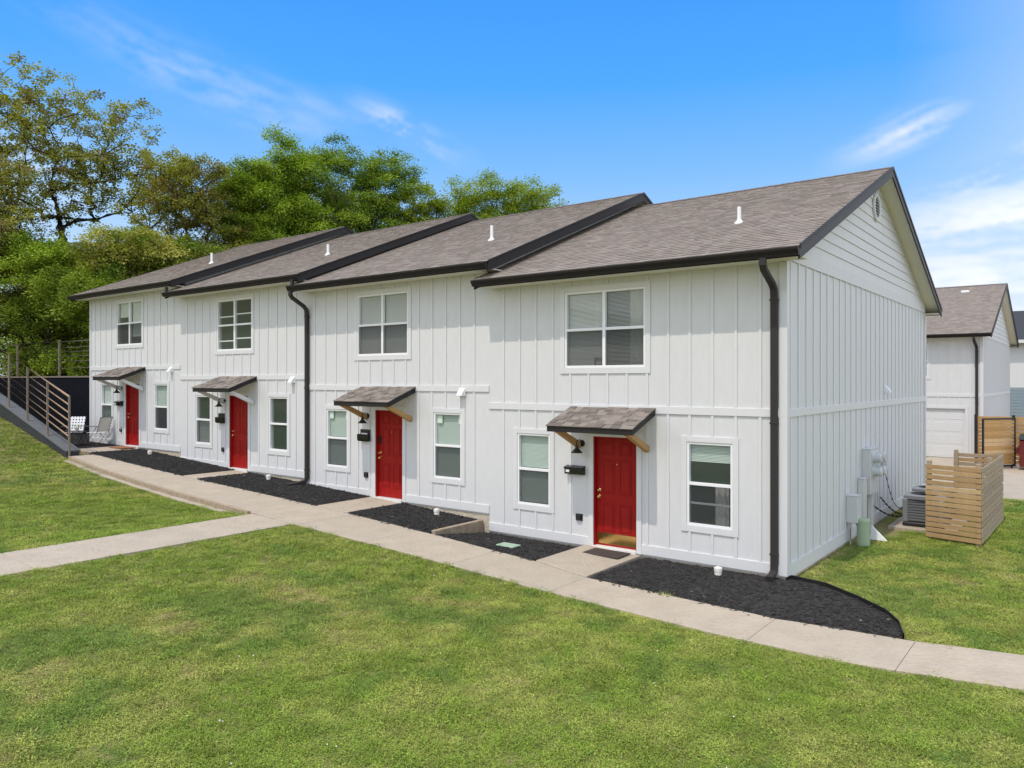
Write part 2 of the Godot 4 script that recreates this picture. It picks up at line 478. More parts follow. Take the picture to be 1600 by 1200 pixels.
# looks: one entry per light of the window, each {shade: share from the top, mini: bool, curtain, screen, sticker}
func window_part(house: Node, r: Array, cols: int, looks: Array, casing := 0.1) -> Node3D:
	var w := group_part(house, "window")
	var x0: float = r[0]; var x1: float = r[1]; var y0: float = r[2]; var y1: float = r[3]
	var g := Geo.new()
	g.cbox(Vector3(x0 - casing, y0 - casing - 0.01, 0.0), Vector3(x0, y1 + casing, 0.024), 0.003)
	g.cbox(Vector3(x1, y0 - casing - 0.01, 0.0), Vector3(x1 + casing, y1 + casing, 0.024), 0.003)
	g.cbox(Vector3(x0, y1, 0.0), Vector3(x1, y1 + casing, 0.0225), 0.003)
	g.cbox(Vector3(x0, y0 - casing - 0.01, 0.0), Vector3(x1, y0, 0.0225), 0.003)
	part(w, "casing", g, M.trim)
	g = Geo.new()
	var f := 0.042
	g.cbox(Vector3(x0 + 0.001, y0 + 0.001, -0.075), Vector3(x0 + f, y1 - 0.001, 0.008), 0.004)
	g.cbox(Vector3(x1 - f, y0 + 0.001, -0.075), Vector3(x1 - 0.001, y1 - 0.001, 0.008), 0.004)
	g.cbox(Vector3(x0 + f, y1 - f, -0.075), Vector3(x1 - f, y1 - 0.001, 0.0065), 0.004)
	g.cbox(Vector3(x0 + f, y0 + 0.001, -0.075), Vector3(x1 - f, y0 + f, 0.0065), 0.004)
	part(w, "frame", g, M.vinyl)
	var n := 0
	var cw := (x1 - x0 - 2 * f) / cols
	var ym := (y0 + y1) / 2
	if cols == 2:
		put_bar(w, "mullion", Vector3((x0 + x1) / 2 - 0.032, y0 + f, -0.07), Vector3((x0 + x1) / 2 + 0.032, y1 - f, 0.005), M.vinyl, 0.004)
	for k in cols:
		var a := x0 + f + cw * k + (0.032 if k == 1 else 0.0)
		var b := a + cw - (0.032 if cols == 2 else 0.0)
		put_bar(w, "meeting_rail", Vector3(a, ym - 0.026, -0.062), Vector3(b, ym + 0.026, 0.002), M.vinyl, 0.004)
		for h in 2:
			var lo := y0 + f if h == 0 else ym + 0.026
			var hi := ym - 0.026 if h == 0 else y1 - f
			var L: Dictionary = looks[mini(n, looks.size() - 1)]
			n += 1
			var zp := -0.03 if h == 0 else -0.045
			g = Geo.new()
			g.quad(Vector3(a, lo, zp), Vector3(b, lo, zp), Vector3(b, hi, zp), Vector3(a, hi, zp))
			part(w, "pane", g, M.glass)
			if h == 0 and L.get("screen", true):
				g = Geo.new()
				g.quad(Vector3(a, lo, -0.012), Vector3(b, lo, -0.012), Vector3(b, hi, -0.012), Vector3(a, hi, -0.012))
				part(w, "insect_screen", g, M.screen)
			var s: float = L.get("shade", 0.0)
			if s > 0.0:
				var bot := hi - (hi - lo) * s
				g = Geo.new()
				if L.get("mini", false):
					var y := hi
					while y > bot:
						if L.get("open", false):
							g.quad(Vector3(a, y - 0.005, -0.074), Vector3(b, y - 0.005, -0.074), Vector3(b, y + 0.007, -0.094), Vector3(a, y + 0.007, -0.094))
						else:
							g.quad(Vector3(a, y - 0.008, -0.078), Vector3(b, y - 0.008, -0.078), Vector3(b, y + 0.0115, -0.09), Vector3(a, y + 0.0115, -0.09))
						y -= 0.024
					var o := part(w, "blind", g, M.blind if cols == 2 else M.blind_green)
					o.set_meta("kind", "stuff")
				else:
					g.box(Vector3(a, bot, -0.105), Vector3(b, hi + 0.02, -0.1))
					g.cbox(Vector3(a, bot - 0.02, -0.11), Vector3(b, bot, -0.095), 0.003)
					part(w, "shade", g, M.shade_cloth)
			if L.has("rail"):
				var yr: float = lo + (hi - lo) * L.rail
				put_bar(w, "raised_sash_rail", Vector3(a, yr - 0.018, -0.075), Vector3(b, yr + 0.018, -0.05), M.vinyl)
			if L.has("curtain"):
				g = Geo.new()
				var x: float = lerpf(a, b, L.curtain[0])
				var xe: float = lerpf(a, b, L.curtain[1])
				var i := 0
				while x < xe:
					var zx := -0.16 - 0.022 * sin(i * 1.3)
					var zy := -0.16 - 0.022 * sin((i + 1) * 1.3)
					g.quad(Vector3(x, lo - 0.02, zx), Vector3(x + 0.02, lo - 0.02, zy), Vector3(x + 0.02, hi + 0.02, zy), Vector3(x, hi + 0.02, zx))
					x += 0.02
					i += 1
				part(w, "curtain", g, M.curtain)
			if L.get("sticker", false):
				for q in [[0.03, 0.24, 0.3], [0.88, 0.99, 0.3]]:
					g = Geo.new()
					g.box(Vector3(lerpf(a, b, q[0]), hi - (hi - lo) * q[2], zp + 0.002), Vector3(lerpf(a, b, q[1]), hi - 0.02, zp + 0.0035))
					var st := part(w, "sticker", g, M.sticker)
					if q[0] < 0.5:
						g = Geo.new()
						for yy in [0.1, 0.16, 0.2]:
							g.box(Vector3(lerpf(a, b, 0.06), hi - (hi - lo) * yy - 0.01, zp + 0.0036), Vector3(lerpf(a, b, 0.2), hi - (hi - lo) * yy, zp + 0.0042))
						part(w, "sticker_print", g, M.paper)
						st.set_meta("label", "pale green maker's sticker left on the glass")
	return w

func door_part(house: Node, x0: float, x1: float, y0: float, y1: float, extra: String) -> void:
	# jambs, head and casing
	var j := Geo.new()
	j.cbox(Vector3(x0 - 0.10, 0.02, 0.0), Vector3(x0, y1 + 0.1, 0.026), 0.003)
	j.cbox(Vector3(x1, 0.02, 0.0), Vector3(x1 + 0.10, y1 + 0.1, 0.026), 0.003)
	j.cbox(Vector3(x0, y1, 0.0), Vector3(x1, y1 + 0.1, 0.0245), 0.003)
	part(house, "door_casing", j, M.trim)
	j = Geo.new()
	j.box(Vector3(x0 + 0.0005, y0 - 0.02, -0.135), Vector3(x0 + 0.02, y1 - 0.0005, 0.004))
	j.box(Vector3(x1 - 0.02, y0 - 0.02, -0.135), Vector3(x1 - 0.0005, y1 - 0.0005, 0.004))
	j.box(Vector3(x0 + 0.02, y1 - 0.02, -0.135), Vector3(x1 - 0.02, y1 - 0.0005, 0.003))
	part(house, "door_jamb", j, M.red_paint)
	put_bar(house, "threshold", Vector3(x0 + 0.001, -0.02, -0.13), Vector3(x1 - 0.001, y0 - 0.012, 0.06), M.trim, 0.006)
	var d := put_bar(house, "door", Vector3(x0 + 0.021, y0 - 0.01, -0.125), Vector3(x1 - 0.021, y1 - 0.022, -0.08), M.red_paint, 0.003)
	var c: Vector3 = d.position
	var W := x1 - x0
	var H := y1 - y0
	for k in 2:
		var px := x0 + W * (0.17 if k == 0 else 0.56)
		for q in [[0.835, 0.945], [0.475, 0.79], [0.115, 0.385]]:
			var g := Geo.new()
			var lo := Vector3(px, y0 + H * q[0], -0.0805)
			var hi := Vector3(px + W * 0.27, y0 + H * q[1], -0.0685)
			# moulding ring and raised field
			for e in [[lo, Vector3(hi.x, lo.y + 0.018, hi.z)], [Vector3(lo.x, hi.y - 0.018, lo.z), hi], [Vector3(lo.x, lo.y + 0.018, lo.z), Vector3(lo.x + 0.018, hi.y - 0.018, hi.z - 0.001)], [Vector3(hi.x - 0.018, lo.y + 0.018, lo.z), Vector3(hi.x, hi.y - 0.018, hi.z - 0.001)]]:
				g.cbox(e[0], e[1], 0.005)
			g.cbox(lo + Vector3(0.04, 0.04, 0), hi - Vector3(0.04, 0.04, 0.002), 0.008)
			part(d, "panel", g, M.red_paint, -c)
	for q in [[1.02, 0.022], [0.9, 0.03]]:
		var t := Transform3D(Basis(Vector3(1, 0, 0), PI / 2), Vector3(x0 + 0.085, y0 + q[0], -0.08) - c)
		var g := Geo.new()
		g.lathe([Vector2(0.0, 0.0), Vector2(0.034, 0.0), Vector2(0.034, 0.008), Vector2(0.012, 0.014), Vector2(0.012, 0.03), Vector2(q[1], 0.04), Vector2(q[1], 0.055), Vector2(q[1] * 0.6, 0.066), Vector2(0.0, 0.068)], 14, t)
		part(d, "knob" if q[0] < 1.0 else "deadbolt", g, M.brass)
	var pg := Geo.new()
	pg.lathe([Vector2(0.0, 0.0), Vector2(0.011, 0.0), Vector2(0.011, 0.006), Vector2(0.0, 0.008)], 10, Transform3D(Basis(Vector3(1, 0, 0), PI / 2), Vector3((x0 + x1) / 2, y0 + 1.52, -0.08) - c))
	part(d, "peephole", pg, M.brass)
	if extra == "kick_plate":
		var k2 := put_bar(d, "kick_plate", Vector3(x0 + 0.03, y0 + 0.025, -0.0795) - c, Vector3(x1 - 0.03, y0 + 0.225, -0.0765) - c, M.brass, 0.001)
		k2.set_meta("label", "polished brass kick plate along the door's foot")
	elif extra == "keypad":
		put_bar(d, "keypad_lock", Vector3(x0 + 0.045, y0 + 1.24, -0.0795) - c, Vector3(x0 + 0.115, y0 + 1.42, -0.05) - c, M.black_gloss, 0.008)

func awning_part(house: Node, x0: float, x1: float, timber: Material, painted: bool, seed_: int) -> void:
	# a small lean-to roof: deck with dark edges, shingles laid tab by tab, two braces
	var top := 2.62
	var front := 2.315
	var zf := 0.86
	var s := (top - front) / (zf - 0.03)
	var g := Geo.new()
	g.prism([Vector3(x0 + 0.022, top, 0.03), Vector3(x0 + 0.022, front, zf - 0.022), Vector3(x0 + 0.022, front - 0.085, zf - 0.022), Vector3(x0 + 0.022, top - 0.085, 0.03)], Vector3(x1 - x0 - 0.044, 0, 0))
	var a := part(house, "awning", g, M.soffit)
	g = Geo.new()
	g.cbox(Vector3(x0, front - 0.1, zf - 0.022), Vector3(x1, front + 0.004, zf), 0.003)
	part(a, "front_fascia", g, M.fascia)
	for x in [x0, x1 - 0.0215]:
		g = Geo.new()
		g.prism([Vector3(x, top + 0.005, 0.026), Vector3(x, front + 0.005, zf - 0.0225), Vector3(x, front - 0.097, zf - 0.0225), Vector3(x, top - 0.097, 0.026)], Vector3(0.0215, 0, 0))
		part(a, "side_fascia", g, M.fascia)
	var r := RandomNumberGenerator.new()
	r.seed = seed_
	var dir := Vector3(0, -(top - front), zf - 0.03).normalized()
	var up := Vector3(0, dir.z, -dir.y)
	var length := Vector2(top - front, zf - 0.03).length()
	var basis := Basis(Vector3(1, 0, 0), up, -dir)
	basis = Basis(Vector3(1, 0, 0), up, dir)
	var rows := 7
	var step := length / rows
	for i in rows:
		var x := x0 - 0.015 - r.randf() * 0.0
		while x < x1 + 0.014:
			var wd := r.randf_range(0.11, 0.22)
			var xe := minf(x + wd, x1 + 0.015)
			if x1 + 0.015 - xe < 0.08: xe = x1 + 0.015
			var thick := 0.02 if r.randf() < 0.5 else 0.01
			var ln := step + 0.02 + (0.014 if i == rows - 1 else 0.0)
			var size := Vector3(snappedf(xe - x - 0.003, 0.02), thick, ln)
			size.x = minf(size.x, xe - x)
			var o := part(a, "shingle", bar(size, 0.0015), M["tab_%d" % r.randi_range(0, 3)])
			var at := Vector3((x + xe) / 2, top + 0.004, 0.03) + dir * (i * step + ln / 2 - 0.01) + up * (0.0075 + thick / 2 + (rows - i) * 0.0003)
			o.transform = Transform3D(basis.rotated(Vector3(1, 0, 0), 0.012), at)
			x = xe
	for x in [x0 + 0.16, x1 - 0.16]:
		g = Geo.new()
		var p := Vector3(x, 1.94, 0.06)
		var q := Vector3(x, front - 0.11, zf - 0.12)
		q.y = top - 0.09 - s * (q.z - 0.03)
		var dd := (q - p).normalized()
		var n2 := Vector3(0, dd.z, -dd.y)
		var h := 0.045
		g.prism([Vector3(x - h, 1.98, 0.027), Vector3(x - h, 1.86, 0.027), Vector3(x - h, q.y - 0.055, q.z + 0.06), Vector3(x - h, q.y + 0.0, q.z - 0.03)], Vector3(2 * h, 0, 0))
		var o := part(a, "brace", g, timber)
		if not painted: o.set_meta("label", "bare golden timber brace under the awning")

func shingle_slope(g: Geo, x0: float, x1: float, z0: float, z1: float, y0: float, y1: float, r: RandomNumberGenerator) -> void:
	# courses from the eave (z0, y0) up to the ridge (z1, y1)
	var run := Vector3(0, y1 - y0, z1 - z0)
	var length := run.length()
	var dir := run / length
	var up := Vector3(0, absf(dir.z), -dir.y * signf(dir.z))
	up = Vector3(0, absf(dir.z), dir.y * (1.0 if dir.z < 0 else -1.0))
	var step := 0.143
	var n := int(ceil(length / step))
	var pal := [Color(0.288, 0.247, 0.216), Color(0.274, 0.235, 0.205), Color(0.304, 0.262, 0.229), Color(0.256, 0.219, 0.192), Color(0.28, 0.24, 0.21)]
	for i in n:
		var s0 := i * step - (0.02 if i == 0 else 0.0)
		var s1 := minf((i + 1) * step + 0.01, length)
		var x := x0
		while x < x1 - 0.01:
			var xe := minf(x + r.randf_range(0.08, 0.24), x1)
			if x1 - xe < 0.06: xe = x1
			var t := 0.017 if r.randf() < 0.5 else 0.012
			t += r.randf() * 0.003
			var k := r.randf_range(0.92, 1.08)
			g.col = pal[r.randi_range(0, 4)] * k
			var a := Vector3(x, y0, z0) + dir * s0
			var b := Vector3(xe, y0, z0) + dir * s0
			var c := Vector3(xe, y0, z0) + dir * s1 + up * 0.004
			var d := Vector3(x, y0, z0) + dir * s1 + up * 0.004
			g.face([a + up * t, b + up * t, c, d], up)
			g.face([a, b, b + up * t, a + up * t], -dir)
			g.face([a, a + up * t, d], Vector3(-1, 0, 0))
			g.face([b, b + up * t, c], Vector3(1, 0, 0))
			x = xe

# roof of one house: deck > shingles, rake boards, ridge caps, vent pipe
func roof_part(house: Node, x0: float, x1: float, seed_: int, vent: Vector3) -> MeshInstance3D:
	var r := RandomNumberGenerator.new()
	r.seed = seed_
	var ze := EAVE_Z
	var zb := 2 * RIDGE_Z - EAVE_Z
	var ry := EAVE_Y + SLOPE * (EAVE_Z - RIDGE_Z)
	var g := Geo.new()
	var t := 0.12
	g.prism([Vector3(x0 + 0.03, EAVE_Y, ze), Vector3(x0 + 0.03, ry, RIDGE_Z), Vector3(x0 + 0.03, ry - t, RIDGE_Z), Vector3(x0 + 0.03, EAVE_Y - t, ze)], Vector3(x1 - x0 - 0.06, 0, 0))
	g.prism([Vector3(x0 + 0.03, EAVE_Y, zb), Vector3(x0 + 0.03, ry, RIDGE_Z), Vector3(x0 + 0.03, ry - t, RIDGE_Z), Vector3(x0 + 0.03, EAVE_Y - t, zb)], Vector3(x1 - x0 - 0.06, 0, 0))
	var deck := part(house, "roof", g, M.soffit)
	g = Geo.new()
	shingle_slope(g, x0, x1, ze + 0.02, RIDGE_Z, EAVE_Y + 0.002 - 0.008, ry + 0.002, r)
	shingle_slope(g, x0, x1, zb - 0.02, RIDGE_Z, EAVE_Y + 0.002 - 0.008, ry + 0.002, r)
	var x := x0 - 0.005
	while x < x1:
		g.col = Color(0.17, 0.14, 0.122) * r.randf_range(0.8, 1.2)
		var xe := minf(x + 0.15, x1 + 0.005)
		var y := ry + 0.026
		g.face([Vector3(x, y, RIDGE_Z), Vector3(xe, y - 0.006, RIDGE_Z), Vector3(xe, y - 0.066, RIDGE_Z + 0.15), Vector3(x, y - 0.06, RIDGE_Z + 0.15)], Vector3(0, 1, 0.4))
		g.face([Vector3(x, y, RIDGE_Z), Vector3(xe, y - 0.006, RIDGE_Z), Vector3(xe, y - 0.066, RIDGE_Z - 0.15), Vector3(x, y - 0.06, RIDGE_Z - 0.15)], Vector3(0, 1, -0.4))
		x = xe
	part(deck, "shingles", g, M.shingle).set_meta("kind", "stuff")
	for xx in [x0, x1 - 0.028]:
		for z in [ze, zb]:
			g = Geo.new()
			var zo: float = z + (0.005 if z > RIDGE_Z else -0.005)
			g.prism([Vector3(xx, EAVE_Y - 0.006, zo), Vector3(xx, ry - 0.002, RIDGE_Z), Vector3(xx, ry - 0.205, RIDGE_Z), Vector3(xx, EAVE_Y - 0.205, zo)], Vector3(0.028, 0, 0))
			part(deck, "rake_board", g, M.fascia)
			g = Geo.new()
			var w := 0.012 if xx > x0 else -0.012
			g.prism([Vector3(xx + w, EAVE_Y + 0.016, zo), Vector3(xx + w, ry + 0.02, RIDGE_Z), Vector3(xx + w, ry - 0.05, RIDGE_Z), Vector3(xx + w, EAVE_Y - 0.05, zo)], Vector3(0.03, 0, 0))
			part(deck, "drip_edge", g, M.dark_metal)
	# eave fascia and soffit, front and back
	g = Geo.new()
	g.box(Vector3(x0 + 0.03, EAVE_Y - 0.16, ze - 0.025), Vector3(x1 - 0.03, EAVE_Y - 0.012, ze - 0.001))
	g.box(Vector3(x0 + 0.03, EAVE_Y - 0.16, zb + 0.001), Vector3(x1 - 0.03, EAVE_Y - 0.012, zb + 0.025))
	part(deck, "eave_fascia", g, M.fascia)
	g = Geo.new()
	g.box(Vector3(x0 + 0.03, EAVE_Y - 0.145, 0.001), Vector3(x1 - 0.03, EAVE_Y - 0.13, ze - 0.026))
	part(deck, "soffit", g, M.soffit)
	g = Geo.new()
	g.box(Vector3(x0 + 0.03, EAVE_Y - 0.145, zb + 0.026), Vector3(x1 - 0.03, EAVE_Y - 0.13, -DEPTH - 0.001))
	part(deck, "back_soffit", g, M.soffit)
	if vent != Vector3.ZERO:
		g = Geo.new()
		var y := EAVE_Y + SLOPE * (EAVE_Z - vent.z)
		g.lathe([Vector2(0.1, -0.06), Vector2(0.095, 0.01), Vector2(0.055, 0.04), Vector2(0.038, 0.07), Vector2(0.036, 0.31 + vent.y), Vector2(0.03, 0.31 + vent.y), Vector2(0.03, 0.2)], 14, Transform3D(Basis(), Vector3(vent.x, y, vent.z)))
		part(deck, "vent_pipe", g, M.vinyl)
	return deck

func gutter_part(house: Node, x0: float, x1: float) -> void:
	var zf := EAVE_Z
	var y := EAVE_Y - 0.03
	var prof := [Vector2(0.0, 0.0), Vector2(0.0, -0.115), Vector2(0.075, -0.12), Vector2(0.085, -0.085), Vector2(0.105, -0.055), Vector2(0.118, -0.03), Vector2(0.12, 0.002), Vector2(0.105, 0.004), Vector2(0.105, -0.012), Vector2(0.1, -0.04), Vector2(0.07, -0.108), Vector2(0.008, -0.105), Vector2(0.008, 0.0)]
	var g := Geo.new()
	for i in prof.size():
		var p: Vector2 = prof[i]
		var q: Vector2 = prof[(i + 1) % prof.size()]
		var n := Vector3(0, -(q.x - p.x), q.y - p.y)
		g.face([Vector3(x0, y + p.y, zf + p.x), Vector3(x1, y + p.y, zf + p.x), Vector3(x1, y + q.y, zf + q.x), Vector3(x0, y + q.y, zf + q.x)], -n)
	for x in [x0, x1]:
		var o := []
		for p in prof.slice(0, 8):
			o.append(Vector3(x, y + p.y, zf + p.x))
		g.prism(o, Vector3(0.003 if x == x0 else -0.003, 0, 0))
	part(house, "gutter", g, M.dark_metal)

func strip_path(pts: Array, w: float, d: float) -> Geo:
	# a rectangular pipe through pts, w wide in x, d deep
	var g := Geo.new()
	var rings := []
	for i in pts.size():
		var t: Vector3 = (pts[mini(i + 1, pts.size() - 1)] - pts[maxi(i - 1, 0)]).normalized()
		var sx := Vector3(1, 0, 0) if absf(t.x) < 0.7 else Vector3(0, 0, 1)
		var a := (sx - t * sx.dot(t)).normalized()
		var b := t.cross(a).normalized()
		var ring := []
		for k in [[-1, -0.8], [-0.8, -1], [0.8, -1], [1, -0.8], [1, 0.8], [0.8, 1], [-0.8, 1], [-1, 0.8]]:
			ring.append(pts[i] + a * (w / 2 * k[0]) + b * (d / 2 * k[1]))
		rings.append(ring)
	for i in rings.size() - 1:
		var mid: Vector3 = (pts[i] + pts[i + 1]) / 2
		for k in 8:
			var q := [rings[i][k], rings[i][(k + 1) % 8], rings[i + 1][(k + 1) % 8], rings[i + 1][k]]
			g.face(q, (q[0] + q[2]) / 2 - mid)
	g.face(rings[0].duplicate(), pts[0] - pts[1])
	g.face(rings[-1].duplicate(), pts[-1] - pts[-2])
	return g

func downspout_part(house: Node, top: Vector3, x: float, foot: float, kick: Vector3) -> void:
	var d := part(house, "downspout", strip_path([top, top - Vector3(0, 0.1, 0), Vector3(lerpf(top.x, x, 0.15), top.y - 0.17, top.z - 0.05), Vector3(lerpf(top.x, x, 0.85), top.y - 0.36, 0.16), Vector3(x, top.y - 0.44, 0.085), Vector3(x, top.y - 0.56, 0.07), Vector3(x, foot + 0.16, 0.07), Vector3(x + kick.x * 0.15, foot + 0.09, 0.085), Vector3(x, foot + 0.05, 0.1) + kick * 0.4, Vector3(x, foot + 0.02, 0.1) + kick], 0.105, 0.078), M.downspout)
	for y in [top.y - 0.62, foot + 2.45, foot + 0.35]:
		put_bar(d, "strap", Vector3(x - 0.062, y, 0.022), Vector3(x + 0.062, y + 0.03, 0.115), M.downspout)

func battens(house: Node, x0: float, x1: float, first: float, step: float, low: Array, high: Array, blocks: Array, m: Material) -> void:
	# vertical strips over the panel joints, cut where casings and trim are
	var x := first
	while x > x0 + 0.06:
		for band in [low, high]:
			var parts := [[band[0], band[1]]]
			for b in blocks:
				if x + 0.028 < b[0] or x - 0.028 > b[1]: continue
				var nx := []
				for p in parts:
					if b[3] <= p[0] or b[2] >= p[1]:
						nx.append(p)
						continue
					if b[2] - p[0] > 0.03: nx.append([p[0], b[2]])
					if p[1] - b[3] > 0.03: nx.append([b[3], p[1]])
				parts = nx
			for p in parts:
				put_bar(house, "batten", Vector3(x - 0.024, p[0], 0.0), Vector3(x + 0.024, p[1], 0.019), m, 0.003)
		x -= step

func base_board(house: Node, x0: float, x1: float, gap: Array) -> void:
	var spans := [[x0, x1]] if gap.is_empty() else [[x0, gap[0] - 0.1], [gap[1] + 0.1, x1]]
	for s in spans:
		put_bar(house, "skirt_board", Vector3(s[0], 0.025, 0.0), Vector3(s[1], 0.2, 0.022), M.trim, 0.004)

func house_shell(house: Node, x0: float, left_wall: bool) -> void:
	var ry := EAVE_Y + SLOPE * (EAVE_Z - RIDGE_Z) - 0.12
	var wy := EAVE_Y + SLOPE * EAVE_Z - 0.12
	var zb := -DEPTH
	var xs := [-0.14]
	if left_wall: xs.append(x0)
	for x in xs:
		var g := Geo.new()
		g.prism([Vector3(x, 0.0, -0.141), Vector3(x, wy + SLOPE * 0.141, -0.141), Vector3(x, ry, RIDGE_Z), Vector3(x, wy, zb), Vector3(x, 0.0, zb)], Vector3(0.14, 0, 0))
		part(house, "side_wall", g, M.siding)
	var g2 := Geo.new()
	g2.box(Vector3(x0 + 0.001, -0.02, zb - 0.14), Vector3(0, wy, zb - 0.001))
	part(house, "back_wall", g2, M.siding)
	g2 = Geo.new()
	g2.box(Vector3(x0 + 0.001, -0.9, zb), Vector3(-0.004, -0.001, -0.012))
	part(house, "foundation", g2, M.foundation)
	g2 = Geo.new()
	g2.box(Vector3(x0 + 0.01, 2.5, zb + 0.01), Vector3(-0.145, 2.72, -0.142))
	part(house, "upper_floor", g2, M.room_floor)
	g2 = Geo.new()
	g2.box(Vector3(x0 + 0.142, 0.0005, -4.3), Vector3(-0.145, 2.499, -4.2))
	g2.box(Vector3(x0 + 0.142, 2.721, -4.3), Vector3(-0.145, 5.2, -4.2))
	g2.box(Vector3(x0 + 0.002, 0.0005, -4.19), Vector3(x0 + 0.012, 2.49, -0.142))
	g2.box(Vector3(x0 + 0.002, 2.721, -4.19), Vector3(x0 + 0.012, 5.2, -0.142))
	g2.box(Vector3(x0 + 0.002, 5.201, -4.3), Vector3(-0.145, 5.22, -0.15))
	part(house, "inner_wall", g2, M.room)

func vent_hood(house: Node, at: Vector3, turn: float) -> void:
	var g := Geo.new()
	var t := Transform3D(Basis(Vector3(0, 1, 0), turn), at)
	g.cbox(Vector3(-0.085, -0.085, 0.0), Vector3(0.085, 0.085, 0.012), 0.003, t)
	var o := []
	for p in [Vector3(-0.075, 0.08, 0.012), Vector3(-0.075, -0.055, 0.12), Vector3(-0.075, -0.085, 0.12), Vector3(-0.075, -0.085, 0.012)]:
		o.append(t * p)
	g.prism(o, t.basis * Vector3(0.15, 0, 0))
	part(house, "vent_hood", g, M.vinyl)

# one of the four houses of the row; its origin is the foot of its right end
func row_house(k: int, dy: float, dx: float, looks: Dictionary, extra: String, pine: bool, label: String) -> Node3D:
	var h := thing("townhouse", label, "townhouse", Vector3(-UW * k, dy, 0), 0.0, "townhouses of the stepped white row")
	var up := [-4.11 + dx, -2.38 + dx, 3.385, 4.835]
	var ll := [-5.26 + dx, -4.455 + dx, 0.66, 2.085]
	var lr := [-1.585 + dx, -0.765 + dx, 0.655, 2.09]
	var dr := [-3.465 + dx, -2.555 + dx, 0.07, 2.1]
	var dh := [dr[0], dr[1], -0.001, dr[3]]
	part(h, "front_wall", wall_with_openings(-UW, 0.0, 0.0, 5.06, [up, ll, lr, dh], 0.14), M.siding)
	house_shell(h, -UW, k == 3)
	window_part(h, up, 2, looks.up)
	window_part(h, ll, 1, looks.ll)
	window_part(h, lr, 1, looks.lr)
	door_part(h, dr[0], dr[1], dr[2], dr[3], extra)
	var corner := 0.1 if k == 0 else 0.0
	var cleft := 0.09 if k == 3 else 0.0
	put_bar(h, "belt_board", Vector3(-UW + cleft, 2.555, 0.0), Vector3(-corner, 2.69, 0.026), M.trim, 0.004)
	base_board(h, -UW + cleft, -corner, dr)
	if k == 0:
		put_bar(h, "corner_board", Vector3(-0.1, 0.02, 0.0), Vector3(0.0, 5.04, 0.028), M.trim, 0.004)
	if k == 3:
		put_bar(h, "corner_board", Vector3(-UW, 0.02, 0.0), Vector3(-UW + 0.09, 5.04, 0.028), M.trim, 0.004)
	var blocks := []
	for r in [up, ll, lr]:
		blocks.append([r[0] - 0.1, r[1] + 0.1, r[2] - 0.11, r[3] + 0.1])
	blocks.append([dr[0] - 0.1, dr[1] + 0.1, 0.0, dr[3] + 0.1])
	battens(h, -UW, 0.0, -0.41, 0.4085, [0.2, 2.555], [2.69, 5.04], blocks, M.trim)
	awning_part(h, -3.94 + dx, -2.13 + dx - (0.05 if k == 0 else 0.0), M.pine_gold if pine else M.trim, not pine, 300 + k)
	roof_part(h, -UW - (0.36 if k == 3 else 0.0), 0.37, 500 + k, Vector3(-1.5, 0.05 * (k % 2), -1.92))
	gutter_part(h, -UW - (0.37 if k == 3 else -0.01), 0.372 if k == 0 else 0.36)
	if k > 0:
		vent_hood(h, Vector3(-0.72 if k == 1 else -0.5, 2.55, 0.026), 0.0)
	return h

func porch_lamp(x: float, y: float, label: String) -> void:
	var t := thing("porch_lamp", label, "wall lamp", Vector3(x, y, 0.0), 0.0, "black barn lamps beside the doors")
	var g := Geo.new()
	g.lathe([Vector2(0.0, 0.0), Vector2(0.062, 0.0), Vector2(0.062, 0.014), Vector2(0.05, 0.022), Vector2(0.0, 0.024)], 18, Transform3D(Basis(Vector3(1, 0, 0), PI / 2), Vector3.ZERO))
	part(t, "wall_plate", g, M.black)
	g = Geo.new()
	var p := []
	var rr := []
	for i in 9:
		var a := PI * i / 8.0
		p.append(Vector3(0, 0.02 + 0.05 * sin(a), 0.02 + 0.085 - 0.085 * cos(a)))
		rr.append(0.011)
	p.append(Vector3(0, -0.03, 0.19)); rr.append(0.012)
	g.tube(p, rr, 8)
	part(t, "arm", g, M.black)
	g = Geo.new()
	g.lathe([Vector2(0.0, -0.02), Vector2(0.022, -0.02), Vector2(0.03, -0.06), Vector2(0.036, -0.085), Vector2(0.062, -0.11), Vector2(0.108, -0.16), Vector2(0.11, -0.168), Vector2(0.098, -0.162), Vector2(0.03, -0.1), Vector2(0.0, -0.095)], 20, Transform3D(Basis(), Vector3(0, 0, 0.19)))
	part(t, "lamp_shade", g, M.black)

